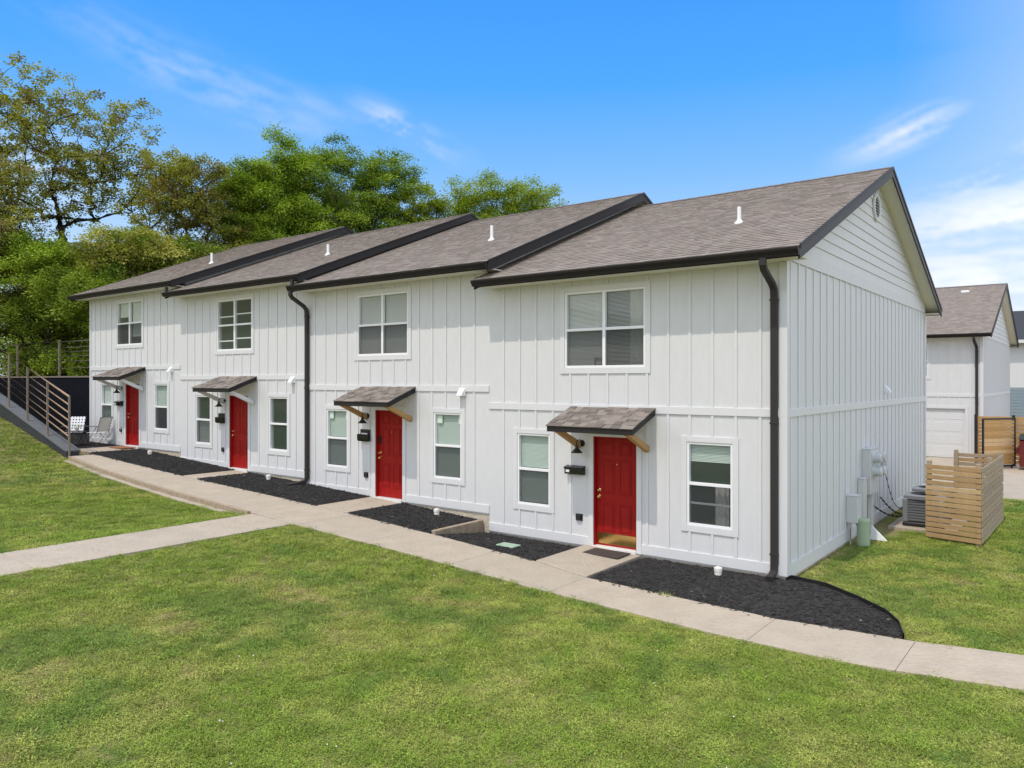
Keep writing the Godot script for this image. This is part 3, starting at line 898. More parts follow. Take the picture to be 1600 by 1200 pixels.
func mail_box(x: float, y: float, kind: int, label: String) -> void:
	var t := thing("mailbox", label, "mailbox", Vector3(x, y, 0.0), 0.0, "black mailboxes beside the doors")
	if kind == 0:
		var g := Geo.new()
		g.prism([Vector3(-0.2, -0.075, 0.002), Vector3(-0.2, 0.085, 0.002), Vector3(-0.2, 0.06, 0.11), Vector3(-0.2, -0.065, 0.11)], Vector3(0.4, 0, 0))
		part(t, "body", g, M.black_gloss)
		g = Geo.new()
		g.prism([Vector3(-0.208, 0.088, 0.003), Vector3(-0.208, 0.096, 0.003), Vector3(-0.208, 0.068, 0.122), Vector3(-0.208, 0.03, 0.124), Vector3(-0.208, 0.03, 0.116), Vector3(-0.208, 0.06, 0.114)], Vector3(0.416, 0, 0))
		part(t, "lid", g, M.black_gloss)
		g = Geo.new()
		g.box(Vector3(-0.17, -0.03, 0.1105), Vector3(-0.09, 0.02, 0.1125))
		part(t, "number_plate", g, M.paper)
	else:
		var g := Geo.new()
		g.cbox(Vector3(-0.17, -0.12, 0.002), Vector3(0.17, 0.16, 0.03), 0.006)
		part(t, "back_plate", g, M.black)
		g = Geo.new()
		g.prism([Vector3(-0.17, -0.12, 0.03), Vector3(-0.17, 0.05, 0.03), Vector3(-0.17, 0.05, 0.13), Vector3(-0.17, -0.08, 0.13), Vector3(-0.17, -0.12, 0.1)], Vector3(0.34, 0, 0))
		part(t, "body", g, M.black_gloss)
		if kind == 1:
			g = Geo.new()
			g.cbox(Vector3(-0.1, 0.03, 0.06), Vector3(0.12, 0.075, 0.066), 0.001)
			part(t, "letter", g, M.paper)

func outlet(x: float, y: float, label: String) -> void:
	var t := thing("outlet_cover", label, "outlet cover", Vector3(x, y, 0.0), 0.0, "black outdoor outlet covers low on the front walls")
	put_bar(t, "back_plate", Vector3(-0.075, -0.065, 0.0005), Vector3(0.075, 0.065, 0.02), M.black, 0.004)
	put_bar(t, "cover", Vector3(-0.06, -0.05, 0.0205), Vector3(0.06, 0.05, 0.055), M.black_gloss, 0.01)

func clean_out(x: float, z: float, label: String) -> void:
	var g := Geo.new()
	var y := bed_level(x, z)
	g.lathe([Vector2(0.0, -0.1), Vector2(0.058, -0.1), Vector2(0.058, 0.06), Vector2(0.066, 0.062), Vector2(0.066, 0.115), Vector2(0.06, 0.12), Vector2(0.02, 0.12), Vector2(0.02, 0.137), Vector2(0.0, 0.137)], 18)
	solo("drain_cleanout", g, M.pvc, label, "drain pipe", "white drain clean-outs in the mulch", Vector3(x, y, z))

# ---------------------------------------------------------------- plants
func clump(seed_: int, leaves: int, radius: float, size: float, droop: float) -> ArrayMesh:
	var r := RandomNumberGenerator.new()
	r.seed = seed_
	var g := Geo.new()
	for i in leaves:
		var p := Vector3(r.randfn(), r.randfn() * 0.8, r.randfn()) * radius * 0.55
		var d := (p.normalized() * 0.6 + Vector3(r.randfn(), r.randfn() * 0.55 - droop, r.randfn()) * 0.6).normalized()
		var side := d.cross(Vector3(r.randfn(), 2.0, r.randfn())).normalized()
		var nn := side.cross(d).normalized()
		var l := size * r.randf_range(0.7, 1.25)
		var w := l * r.randf_range(0.28, 0.42)
		var k := r.randf_range(0.72, 1.25)
		g.col = Color(k, k, k * r.randf_range(0.8, 1.1))
		var mid := p + d * l * 0.5 - nn * l * 0.1
		var tip := p + d * l - nn * l * 0.05
		g.tri(p, mid + side * w, tip)
		g.tri(p, tip, mid - side * w)
	return g.mesh()

# grows limbs from the trunk to points spread through the crown, then hangs leaf clumps on them
func tree(called: String, label: String, base: Vector3, fork: float, trunk_r: float, lobes: Array, targets: int, per_tip: int, clump_r: float, leaf: float, tint: Array, seed_: int, gaps := 0.0, group := "trees behind the row", lean := Vector3.ZERO) -> Node3D:
	var r := RandomNumberGenerator.new()
	r.seed = seed_
	var f := FastNoiseLite.new()
	f.seed = seed_
	f.frequency = 0.42
	var t := thing(called, label, "tree" if not called.contains("shrub") else "shrub", base, 0.0, group)
	var pos := []
	var par := []
	var cnt := []
	var p := Vector3(0, -0.2, 0)
	for i in 7:
		pos.append(p); par.append(i - 1); cnt.append(0)
		p += Vector3(r.randfn() * 0.09, (fork + 0.2) / 6.0, r.randfn() * 0.09) + lean / 6.0
	var goals := []
	var total := 0.0
	for l in lobes: total += l[1].x * l[1].y * l[1].z
	var tries := 0
	while goals.size() < targets and tries < targets * 20:
		tries += 1
		var pick := r.randf() * total
		var L: Array = lobes[0]
		for l in lobes:
			pick -= l[1].x * l[1].y * l[1].z
			if pick <= 0.0:
				L = l
				break
		var d := Vector3(r.randfn(), r.randfn(), r.randfn()).normalized() * pow(r.randf(), 0.42)
		var q: Vector3 = L[0] + d * L[1] * r.randf_range(0.86, 1.08)
		if f.get_noise_3dv(q) < gaps - 0.25: continue
		goals.append(q)
	var top: Vector3 = pos[6]
	goals.sort_custom(func(a, b): return a.distance_squared_to(top) < b.distance_squared_to(top))
	var places := []
	var tints := []
	for q in goals:
		var best := 4
		var bd := 1e9
		for i in range(3, pos.size()):
			var w: Vector3 = q - pos[i]
			var dd := w.length() + (1.2 if w.y < 0.0 else 0.0)
			if dd < bd:
				bd = dd
				best = i
		var a: Vector3 = pos[best]
		var n := maxi(1, int(ceil(a.distance_to(q) / 0.9)))
		var prev := best
		var side := Vector3(r.randfn(), r.randfn() + 0.6, r.randfn()) * a.distance_to(q) * 0.1
		for k in range(1, n + 1):
			var s := float(k) / n
			pos.append(a.lerp(q, s) + side * sin(PI * s)); par.append(prev); cnt.append(0)
			prev = pos.size() - 1
		var up := prev
		while up >= 0:
			cnt[up] += 1
			up = par[up]
		# one bough: clumps spread in a shallow dome round the limb's end
		var bough: Color = tint[0].lerp(tint[1], clampf(r.randf() * 0.75 + 0.35 * (f.get_noise_3dv(q * 1.7) + 0.4), 0.0, 1.0))
		if tint.size() > 2 and r.randf() < 0.16: bough = tint[2]
		var tilt := Vector3(r.randfn() * 0.18, 0.0, r.randfn() * 0.18)
		for k in per_tip:
			var an := r.randf() * TAU
			var rr := clump_r * sqrt(r.randf()) * (1.0 if k > 0 else 0.2)
			var off := Vector3(cos(an) * rr, 0.0, sin(an) * rr)
			off.y = clump_r * 0.5 * (0.4 - pow(rr / clump_r, 2.0)) + off.dot(tilt) + r.randfn() * 0.06
			var at: Vector3 = q + off
			var sc := r.randf_range(0.75, 1.25)
			places.append(Transform3D(Basis.from_euler(Vector3(r.randf_range(-0.3, 0.3), r.randf() * TAU, r.randf_range(-0.3, 0.3))).scaled(Vector3(sc, sc * 0.8, sc)), at))
			tints.append(bough * r.randf_range(0.85, 1.15))
	var g := Geo.new()
	var m := float(maxi(cnt[0], 1))
	for i in range(1, pos.size()):
		var pa: int = par[i]
		var r0 := trunk_r * pow(maxf(cnt[pa], 1.0) / m, 0.5)
		var r1 := trunk_r * pow(maxf(cnt[i], 1.0) / m, 0.5)
		if pa >= 6 and cnt[pa] > cnt[i] * 2: r0 = r1 * 1.15
		if i <= 6:
			r0 *= 1.0 + 0.45 * pow(maxf(0.0, 1.0 - (i - 1) / 3.0), 2.0)
			r1 *= 1.0 + 0.45 * pow(maxf(0.0, 1.0 - i / 3.0), 2.0)
		g.tube([pos[pa], pos[i]], [maxf(r0, 0.012), maxf(r1, 0.01)], 9 if i <= 6 else (6 if r0 > 0.06 else 4), false)
	part(t, "trunk", g, M.bark)
	var key := "clump %d %.2f %.2f" % [seed_ % 3, clump_r, leaf]
	if not cache.has(key):
		cache[key] = clump(seed_ % 3 + 5, int(clampf(clump_r * 42.0, 12.0, 30.0)), maxf(clump_r * 0.5, 0.17), leaf, 0.2)
	scatter(t, "crown", cache[key], M.leaf, places, tints)
	return t

func grass_patch(seed_: int, blades: int, radius: float) -> ArrayMesh:
	var r := RandomNumberGenerator.new()
	r.seed = seed_
	var g := Geo.new()
	for i in blades:
		var a := r.randf() * TAU
		var d := sqrt(r.randf()) * radius
		var p := Vector3(cos(a) * d, -0.008, sin(a) * d)
		var b := r.randf() * TAU
		var side := Vector3(cos(b), 0, sin(b))
		var ln := Vector3(cos(b + 1.3), 0, sin(b + 1.3))
		var k := r.randf_range(0.65, 1.3)
		g.col = Color(k * r.randf_range(0.9, 1.15), k, k * r.randf_range(0.75, 1.1))
		if r.randf() < 0.3:
			# a small round clover leaf held level
			var h := r.randf_range(0.015, 0.034)
			var s := r.randf_range(0.006, 0.011)
			var c := p + Vector3(0, h, 0)
			g.col = Color(k * 0.85, k, k * 0.9)
			var q := ln + Vector3(0, r.randf_range(-0.3, 0.4), 0)
			g.quad(c - side * s, c + q * s, c + side * s, c - q * s)
		else:
			var h := r.randf_range(0.02, 0.05)
			var w := r.randf_range(0.0022, 0.0042)
			var bend := r.randf_range(0.4, 1.7) * h
			g.tri(p - side * w, p + side * w, p + ln * bend * 0.4 + Vector3(0, h * 0.7, 0))
			g.tri(p + ln * bend * 0.4 + Vector3(0, h * 0.7, 0) - side * w * 0.8, p + ln * bend * 0.4 + Vector3(0, h * 0.7, 0) + side * w * 0.8, p + ln * bend + Vector3(0, h, 0))
	return g.mesh()

func seen(x: float, y: float, z: float, margin := 0.34) -> float:
	# depth of a point from where the photograph is taken, or -1 well outside its view
	var d := Vector3(x, y, z) - CAM
	var yaw := deg_to_rad(YAW)
	var depth := -d.x * sin(yaw) - d.z * cos(yaw)
	if depth < 3.5: return -1.0
	var r := (d.x * cos(yaw) - d.z * sin(yaw)) / depth
	if absf(r) > 0.673 + margin or d.y / depth < -0.53 - margin: return -1.0
	return depth

func make_grass() -> void:
	var root := thing("lawn_grass", "short mown green grass with clover and dry patches", "grass")
	root.set_meta("kind", "stuff")
	var v := 5
	var places := []
	var tints := []
	for i in v:
		places.append([]); tints.append([])
	var fp := []
	var ft := []
	var r := RandomNumberGenerator.new()
	r.seed = 91
	var f2 := FastNoiseLite.new()
	f2.seed = 5
	f2.frequency = 0.8
	f2.fractal_octaves = 5
	var f3 := FastNoiseLite.new()
	f3.seed = 9
	f3.frequency = 0.16
	f3.fractal_octaves = 3
	for zone in [[3.5, 11.0, 0.085, 1.0], [11.0, 19.0, 0.11, 1.15], [19.0, 60.0, 0.17, 1.6]]:
		var s: float = zone[2]
		var nx := int(46.0 / s)
		var nzc := int(27.0 / s)
		for i in nx:
			var x0 := -33.0 + i * s
			for j in nzc:
				var z0 := -12.9 + j * s
				var dq := -(x0 - CAM.x) * 0.6101 - (z0 - CAM.z) * 0.7923
				if dq < zone[0] - 0.3 or dq > zone[1] + 0.3: continue
				var x := x0 + r.randf() * s
				var z := z0 + r.randf() * s
				var y := ground(x, z)
				var d := seen(x, y, z)
				if d < zone[0] or d >= zone[1]: continue
				if not on_lawn(x, z): continue
				var a := f2.get_noise_2d(x, z)
				var b := f3.get_noise_2d(x, z)
				var dry := clampf(a * 0.85 + b * 0.6 + 0.36, 0.0, 1.0)
				var c := Color(0.24, 0.335, 0.05).lerp(Color(0.44, 0.45, 0.12), clampf(dry + r.randf_range(-0.3, 0.3), 0.0, 1.0))
				if b * 0.8 - a * 0.9 > 0.26: c = c.lerp(Color(0.14, 0.25, 0.055), 0.5)
				var bare := clampf((a + b * 0.45 - 0.43) * 5.0, 0.0, 1.0)
				if x > -0.5 and x < 1.2 and z < 0.4: bare = maxf(bare, clampf((0.5 - x) * 2.2 + a, 0.0, 1.0))
				if r.randf() < bare * 0.55: c = c.lerp(Color(0.46, 0.36, 0.18), 0.75)
				var sc: float = zone[3] * r.randf_range(0.8, 1.15)
				var hs := r.randf_range(0.6, 1.45) * (1.0 - 0.35 * bare)
				var k := r.randi_range(0, v - 1)
				var nx2 := (ground(x - 0.2, z) - ground(x + 0.2, z)) / 0.4
				places[k].append(Transform3D(Basis(Vector3(0, 1, 0), r.randf() * TAU).scaled(Vector3(sc, sc * hs, sc)), Vector3(x, y, z)))
				tints[k].append(c * r.randf_range(0.68, 1.28))
				if absf(nx2) > 99.0: continue
				if b < 0.25 and a < 0.1 and r.randf() < 0.002 + (0.016 if f2.get_noise_2d(x * 0.6 + 40.0, z * 0.6) > 0.28 else 0.0):
					var q := r.randf_range(0.6, 1.0)
					fp.append(Transform3D(Basis().scaled(Vector3(q, q, q)), Vector3(x, y + 0.035, z)))
					ft.append(Color(0.8, 0.62, 0.05) if r.randf() < 0.02 else Color(0.74, 0.74, 0.66))
	for k in v:
		scatter(root, "grass", grass_patch(700 + k, 95, 0.105), M.grass_blade, places[k], tints[k])
	var g := Geo.new()
	g.lathe([Vector2(0.0, -0.006), Vector2(0.009, -0.002), Vector2(0.0095, 0.004), Vector2(0.006, 0.009), Vector2(0.0, 0.011)], 7)
	scatter(root, "clover_flowers", g.mesh(), M.flower, fp, ft)

func make_mulch(spans: Array) -> void:
	var r := RandomNumberGenerator.new()
	r.seed = 17
	for sp in spans:
		var g := Geo.new()
		var x: float = sp[0]
		var nxs := int(ceil((sp[1] - sp[0]) / 0.12))
		var rows := 14
		var grid := []
		for i in nxs + 1:
			var line := []
			x = lerpf(sp[0], sp[1], float(i) / nxs)
			for j in rows + 1:
				var z0 := bed_back(x) - (0.02 if x <= 0.0 else 0.0)
				if sp.size() > 4: z0 = sp[4]
				var z1 := walk_far(x) - 0.005
				if sp.size() > 5: z1 = sp[5]
				var z := lerpf(z0, z1, float(j) / rows)
				line.append(Vector3(x, bed_level(x, z) + nz.get_noise_2d(x * 25.0, z * 25.0) * 0.01 - (0.03 if j == rows else 0.0), z))
			grid.append(line)
		for i in nxs:
			for j in rows:
				g.face([grid[i][j], grid[i + 1][j], grid[i + 1][j + 1], grid[i][j + 1]], Vector3(0, 1, 0))
		var root := thing("mulch_bed", sp[2], "mulch bed", Vector3.ZERO, 0.0, "black mulch beds along the row")
		root.set_meta("kind", "stuff")
		part(root, "mulch", g, M.mulch)
		var places := []
		var tints := []
		var area: float = (sp[1] - sp[0]) * 1.7
		for i in int(area * 620.0):
			var xx := r.randf_range(sp[0] + 0.03, sp[1] - 0.03)
			var za := bed_back(xx) + 0.02
			var zb := walk_far(xx) - 0.03
			if sp.size() > 5:
				za = sp[4]
				zb = sp[5]
			var zz := r.randf_range(za, zb)
			var spill: bool = sp.size() <= 5 and r.randf() < 0.012
			if spill: zz = walk_far(xx) + absf(r.randfn()) * 0.05
			var s := r.randf_range(0.55, 1.3)
			places.append(Transform3D(Basis.from_euler(Vector3(r.randf_range(-0.5, 0.5), r.randf() * TAU, r.randf_range(-0.5, 0.5))).scaled(Vector3(s, s, s)), Vector3(xx, bed_level(xx, zz) + nz.get_noise_2d(xx * 25.0, zz * 25.0) * 0.01 + 0.003 if not spill else level(xx) + 0.004, zz)))
			var k := r.randf_range(0.018, 0.055)
			tints.append(Color(k, k * 0.94, k * 0.92) if r.randf() > 0.0015 else Color(0.32, 0.27, 0.2))
		var cg := Geo.new()
		for i in 4:
			var o := Vector3(r.randf_range(-0.03, 0.03), r.randf_range(-0.003, 0.006), r.randf_range(-0.03, 0.03))
			var t := Transform3D(Basis.from_euler(Vector3(r.randf_range(-0.4, 0.4), r.randf() * TAU, r.randf_range(-0.4, 0.4))), o)
			cg.cbox(Vector3(-0.015, -0.003, -0.004), Vector3(0.015, 0.003, 0.004), 0.0015, t)
		scatter(root, "bark_chips", cg.mesh(), M.chip, places, tints)

# a flat slab whose top follows the ground between x0 and x1
func slab(parent: Node, called: String, x0: float, x1: float, near: Callable, far: Callable, lift: float, m: Material, flat := NAN) -> MeshInstance3D:
	var g := Geo.new()
	var n := maxi(2, int(ceil((x1 - x0) / 0.3)))
	var gap := 0.0035
	var prev := []
	for i in n + 1:
		var x := lerpf(x0 + gap, x1 - gap, float(i) / n)
		var zf: float = far.call(x)
		var zn: float = near.call(x)
		var y := (level(x) if is_nan(flat) else flat) + lift
		var b := 0.012
		var ring := [Vector3(x, y - 0.16, zf), Vector3(x, y - b, zf), Vector3(x, y, zf + b), Vector3(x, y, zn - b), Vector3(x, y - b, zn), Vector3(x, y - 0.16, zn)]
		if i == 0 or i == n:
			for k in ring.size():
				if k == 2 or k == 3: ring[k].y -= 0.006
			g.face(ring.duplicate(), Vector3(-1 if i == 0 else 1, 0, 0))
		if i > 0:
			for k in 5:
				var o := [Vector3(0, 0, -1), Vector3(0, 1, -1), Vector3(0, 1, 0), Vector3(0, 1, 1), Vector3(0, 0, 1)]
				g.face([prev[k], ring[k], ring[k + 1], prev[k + 1]], o[k])
		prev = ring
	return part(parent, called, g, m)

# ---------------------------------------------------------------- sky
func make_sky() -> Sky:
	var w := 2048
	var h := 1024
	var im := Image.create(w, h, false, Image.FORMAT_RGBF)
	var f := FastNoiseLite.new()
	f.seed = 3
	f.frequency = 0.9
	f.fractal_octaves = 5
	f.domain_warp_enabled = true
	f.domain_warp_amplitude = 0.5
	f.domain_warp_frequency = 0.7
	var f2 := FastNoiseLite.new()
	f2.seed = 8
	f2.frequency = 0.8
	f2.fractal_octaves = 3
	# wisps seen in the picture: azimuth and height in degrees, half sizes, tilt, strength
	var wisps := [[-59.0, 19.9, 9.0, 1.6, -0.28, 0.28], [-45.3, 18.0, 3.0, 0.9, -0.4, 0.8], [-47.6, 19.2, 1.6, 0.5, -0.3, 0.5], [-52.0, 19.4, 5.0, 0.7, -0.3, 0.2], [-10.3, 16.2, 3.0, 1.0, 0.28, 0.85], [-3.0, 13.4, 5.0, 1.3, 0.25, 0.95], [-4.5, 10.2, 8.0, 2.2, 0.08, 0.9], [-6.0, 6.5, 12.0, 2.6, 0.0, 0.85], [-72.0, 12.7, 6.0, 2.4, 0.1, 0.6]]
	# colour of the clear air by height in degrees
	var hs := [0.0, 7.0, 11.0, 15.0, 21.0, 26.0, 45.0, 90.0]
	var rs := [0.80, 0.60, 0.40, 0.235, 0.092, 0.069, 0.052, 0.045]
	var gs := [0.91, 0.79, 0.66, 0.54, 0.42, 0.36, 0.29, 0.24]
	var bs := [1.03, 1.03, 1.02, 1.02, 1.02, 1.0, 0.86, 0.74]
	for y in h:
		var el := PI / 2 - PI * (y + 0.5) / h
		var e := sin(el)
		var deg := clampf(rad_to_deg(el), 0.0, 90.0)
		var base := Color(curve(deg, hs, rs), curve(deg, hs, gs), curve(deg, hs, bs)) * 0.758
		for x in w:
			if el < -0.03:
				im.set_pixel(x, y, Color(0.2, 0.22, 0.16))
				continue
			var az := wrapf(TAU * (x + 0.5) / w, -PI, PI)
			var c := base
			var dir := Vector3(sin(az) * cos(el), e, -cos(az) * cos(el))
			var pl := dir / maxf(e + 0.12, 0.05)
			var n1 := f.get_noise_3d(pl.x * 0.55 + pl.z * 0.3, 2.0, pl.z * 1.7)
			var n2 := f2.get_noise_3d(pl.x * 0.3, 5.0, pl.z * 0.3)
			# bright cloud added outside the view to fill shaded walls; clear where camera looks
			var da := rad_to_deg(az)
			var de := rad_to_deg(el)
			var off_view := absf(wrapf(da + 41.0, -180.0, 180.0)) + maxf(de - 27.0, 0.0) * 1.2
			var cover := clampf((off_view - 30.0) / 40.0, 0.0, 1.0)
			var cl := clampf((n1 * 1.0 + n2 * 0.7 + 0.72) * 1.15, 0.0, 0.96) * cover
			for q in wisps:
				var ux: float = (da - q[0])
				var uy: float = (de - q[1]) - ux * q[4]
				var k := exp(-pow(ux / q[2], 2.0) - pow(uy / q[3], 2.0))
				if k > 0.02:
					cl = maxf(cl, k * q[5] * clampf(0.6 + n1 * 1.5 + 0.8 * f.get_noise_2d(da * 0.25 - de * 0.1, (de - da * q[4]) * 1.6), 0.05, 1.0))
			c = c.lerp(Color(0.72, 0.74, 0.77).lerp(Color(1.2, 1.19, 1.17), cover), clampf(cl, 0.0, 0.94))  # added cloud out of view is whiter, to lift the shade
			im.set_pixel(x, y, c)
	var m := PanoramaSkyMaterial.new()
	m.panorama = ImageTexture.create_from_image(im)
	var s := Sky.new()
	s.sky_material = m
	return s

# ---------------------------------------------------------------- the place
func _ready() -> void:
	rng.seed = 4
	nz.seed = 12
	nz.frequency = 0.11
	# camera
	var cam := Camera3D.new()
	cam.name = "camera"
	cam.position = CAM
	cam.rotation_degrees = Vector3(0, YAW, 0)
	cam.near = 0.1
	cam.far = 900.0
	var tall := 2.0 * 0.1 * 600.0 / 1189.0
	cam.set_frustum(tall, Vector2(0, -0.1 * 5.43 / 1189.0), 0.1, 900.0)
	add_child(cam)
	cam.current = true
	# sky and exposure
	var env := Environment.new()
	env.background_mode = Environment.BG_SKY
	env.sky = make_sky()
	env.tonemap_mode = Environment.TONE_MAPPER_LINEAR
	env.tonemap_exposure = 1.32
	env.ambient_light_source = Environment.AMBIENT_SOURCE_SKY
	env.sdfgi_enabled = true
	env.ssao_enabled = true
	env.ssil_enabled = true
	var we := WorldEnvironment.new()
	we.name = "world_environment"
	we.environment = env
	add_child(we)
	# sun, square on to the row and high
	var sun := DirectionalLight3D.new()
	sun.name = "sun"
	add_child(sun)
	sun.look_at_from_position(Vector3.ZERO, Vector3(0.008, -sin(deg_to_rad(62.5)), -cos(deg_to_rad(62.5))), Vector3(1, 0, 0))
	sun.light_energy = 0.62
	sun.light_color = Color(1.0, 0.96, 0.9)
	sun.light_angular_distance = 0.5
	sun.shadow_enabled = true
	make_materials()
	print("materials")
	make_ground()
	make_walks()
	print("ground")
	make_row()
	print("row")
	make_side_gable()
	make_fittings()
	make_left_side()
	make_yard()
	make_neighbours()
	print("objects")
	make_trees()
	print("trees")
	make_mulch([
		[-2.52, 2.0, "black mulch bed round the house corner with a curved edge", "", ],
		[-6.2, -3.74, "black mulch bed before the window left of the brass-plated door", ""],
		[-8.68, -6.36, "black mulch bed above the low concrete kerb", ""],
		[-14.62, -9.72, "long black mulch bed at the foot of the tall middle downspout", ""],
		[-20.75, -15.3, "black mulch bed between the two doors farthest from the corner", ""],
		[-31.0, -22.15, "black mulch patio under the folding chairs", "", -1.45, 1.9],
	])
	make_grass()
	print("plants")

func make_ground() -> void:
	var xs := [-420.0, -200.0, -100.0, -60.0, -45.0, -34.0]
	var x := -33.0
	while x <= 12.0:
		xs.append(x)
		x += 0.5
	xs.append_array([-24.6, -24.48, -24.42, -20.45, -20.38, -0.12, -0.08, 14.0, 18.0, 25.0, 45.0, 100.0, 420.0])
	xs.sort()
	var zs := [-420.0, -200.0, -100.0, -60.0, -40.0, -30.0, -24.0, -20.0]
	var z := -16.0
	while z <= 18.0:
		zs.append(z)
		z += 0.5
	zs.append_array([-12.35, -12.25, -1.6, -1.53, 1.6, 1.64, 2.05, 2.12, 20.0, 26.0, 40.0, 100.0, 420.0])
	zs.sort()
	var g := Geo.new()
	var hs := []
	for a in xs:
		var line := []
		for b in zs:
			line.append(ground(a, b))
		hs.append(line)
	for i in xs.size() - 1:
		for j in zs.size() - 1:
			g.quad(Vector3(xs[i], hs[i][j], zs[j]), Vector3(xs[i], hs[i][j + 1], zs[j + 1]), Vector3(xs[i + 1], hs[i + 1][j + 1], zs[j + 1]), Vector3(xs[i + 1], hs[i + 1][j], zs[j]))
	structure("ground", g, M.soil)

func make_walks() -> void:
	var w := structure("walkway", null, null)
	var near := func(x): return walk_near(x)
	var far := func(x): return walk_far(x)
	var cuts := [-20.42, -18.4, -16.4, -14.45, -12.4, -10.35, -8.55, -6.65, -4.6, -2.57, 0.5, 2.15, 4.1, 6.2, 9.0]
	for i in cuts.size() - 1:
		slab(w, "slab", cuts[i], cuts[i + 1], near, far, 0.0, M.concrete if i % 2 == 0 else M.concrete_b)
	# the branch towards the front: slabs one after another along z
	var b := structure("branch_path", null, null)
	var zz := 3.03
	var k := 0
	while zz < 17.0:
		var z0 := zz
		var z1 := zz + 1.52
		slab(b, "slab", -9.97, -8.65, func(_x): return z1 - 0.004, func(_x): return z0 + 0.004, -0.004, M.concrete_b if k % 2 == 0 else M.concrete)
		zz = z1
		k += 1
	# pads before the doors
	var pads := [[-3.72, -2.56, "U1"], [-9.7, -8.7, ""], [-15.28, -14.6, ""], [-22.1, -20.8, ""]]
	for p in pads:
		var f := structure("door_pad", null, null)
		slab(f, "slab", p[0], p[1], func(x): return walk_far(x) - 0.006, func(_x): return 0.03, 0.018, M.concrete_b)
	# kerb on the lawn side, stone by stone, with the pale footing below it
	var kb := structure("kerb", null, null)
	var x := -20.3
	while x < -10.2:
		var xe := minf(x + 1.0, -10.12)
		slab(kb, "kerb_stone", x, xe, func(q): return walk_near(q) + 0.085, func(q): return walk_near(q) + 0.004, 0.02, M.kerb_stone)
		slab(kb, "footing", x, xe, func(q): return walk_near(q) + 0.24, func(q): return walk_near(q) + 0.089, -0.085, M.concrete_b)
		x = xe
	# low kerb between two beds
	var g := Geo.new()
	g.cbox(Vector3(-6.34, -0.2, 0.03), Vector3(-6.24, 0.235, 1.5), 0.012)
	solo("bed_kerb", g, M.kerb_stone, "short pale concrete kerb stepping between two mulch beds", "kerb")
	# edging of the corner bed
	g = Geo.new()
	var q := 0.0
	var last := Vector3.INF
	while q <= 2.02:
		var p := Vector3(q, level(q), bed_back(q) - 0.01)
		if last != Vector3.INF:
			var t := (p - last).normalized().cross(Vector3.UP) * 0.006
			g.face([last + Vector3(0, 0.075, 0) + t, p + Vector3(0, 0.075, 0) + t, p + Vector3(0, 0.075, 0) - t, last + Vector3(0, 0.075, 0) - t], Vector3.UP)
			for s in [1.0, -1.0]:
				g.face([last + t * s - Vector3(0, 0.1, 0), p + t * s - Vector3(0, 0.1, 0), p + t * s + Vector3(0, 0.075, 0), last + t * s + Vector3(0, 0.075, 0)], t * s)
		last = p
		q += 0.0505
	solo("bed_edging", g, M.black, "black strip edging curving round the corner mulch bed", "garden edging")
	# concrete yard behind the row
	var d := structure("driveway", null, null)
	var za := -12.75
	for i in 4:
		for j in 5:
			var z1 := za - i * 5.2
			var z0 := z1 - 5.2
			slab(d, "slab", -15.0 + j * 6.0, -9.0 + j * 6.0, func(_x): return z1 - 0.005, func(_x): return z0 + 0.005, 0.0, M.concrete if (i + j) % 2 == 0 else M.concrete_b, -0.115)

func make_row() -> void:
	var none := {"shade": 0.0}
	var mini_ := {"shade": 1.0, "mini": true}
	var h := row_house(0, 0.0, -0.105, {
		"up": [{"shade": 1.0, "mini": true}, mini_, {"shade": 1.0, "mini": true, "open": true, "curtain": [0.55, 1.0]}, {"shade": 1.0, "mini": true, "open": true, "curtain": [0.55, 1.0]}],
		"ll": [mini_, mini_], "lr": [{"rail": 0.52, "curtain": [0.55, 0.85]}, {"shade": 0.45, "mini": true}]}, "kick_plate", true,
		"white board-and-batten townhouse at the near corner with the gable end")
	var fr := Geo.new()
	for q in [[Vector3(-0.09, 0.0, 0.0), Vector3(-0.065, 0.15, 0.02)], [Vector3(0.065, 0.0, 0.0), Vector3(0.09, 0.15, 0.02)], [Vector3(-0.065, 0.125, 0.0), Vector3(0.065, 0.15, 0.018)], [Vector3(-0.065, 0.0, 0.0), Vector3(0.065, 0.025, 0.018)]]:
		fr.cbox(q[0], q[1], 0.003)
	solo("picture_frame", fr, M.rail_metal, "small brown picture frame on the sill of the corner house's upper window", "picture frame", "", Vector3(-3.5, 3.43, -0.069))
	downspout_part(h, Vector3(-0.175, EAVE_Y - 0.15, EAVE_Z + 0.06), -0.165, 0.0, Vector3(0.0, 0, 0.2))
	h = row_house(1, 0.351, 0.0, {
		"up": [mini_, mini_, mini_, mini_],
		"ll": [mini_, {"shade": 1.0, "mini": true, "sticker": true}], "lr": [mini_, {"shade": 1.0, "mini": true, "sticker": true}]}, "keypad", true,
		"white townhouse with stickered windows and a keypad lock, next to the corner one")
	downspout_part(h, Vector3(-5.98, EAVE_Y - 0.15, EAVE_Z + 0.06), -5.97, 0.14, Vector3(-0.12, 0, 0.5))
	leader(h, -6.1 + 0.19)
	h = row_house(2, 0.614, 0.02, {
		"up": [{"rail": 0.36, "screen": false}, {"rail": 0.34}, {"rail": 0.45, "screen": false}, {"rail": 0.42}],
		"ll": [{"shade": 1.0}, none], "lr": [{"screen": false}, none]}, "", false,
		"white townhouse with a bare dark upper window, third from the corner")
	leader(h, -6.1 + 0.19)
	h = row_house(3, 0.94, 0.0, {
		"up": [none, {"shade": 0.68}, {"shade": 0.62}, {"shade": 1.0}],
		"ll": [mini_, {"shade": 1.0}], "lr": [none, {"shade": 1.0, "mini": true}]}, "", false,
		"white townhouse at the far end beside the sunken patio")

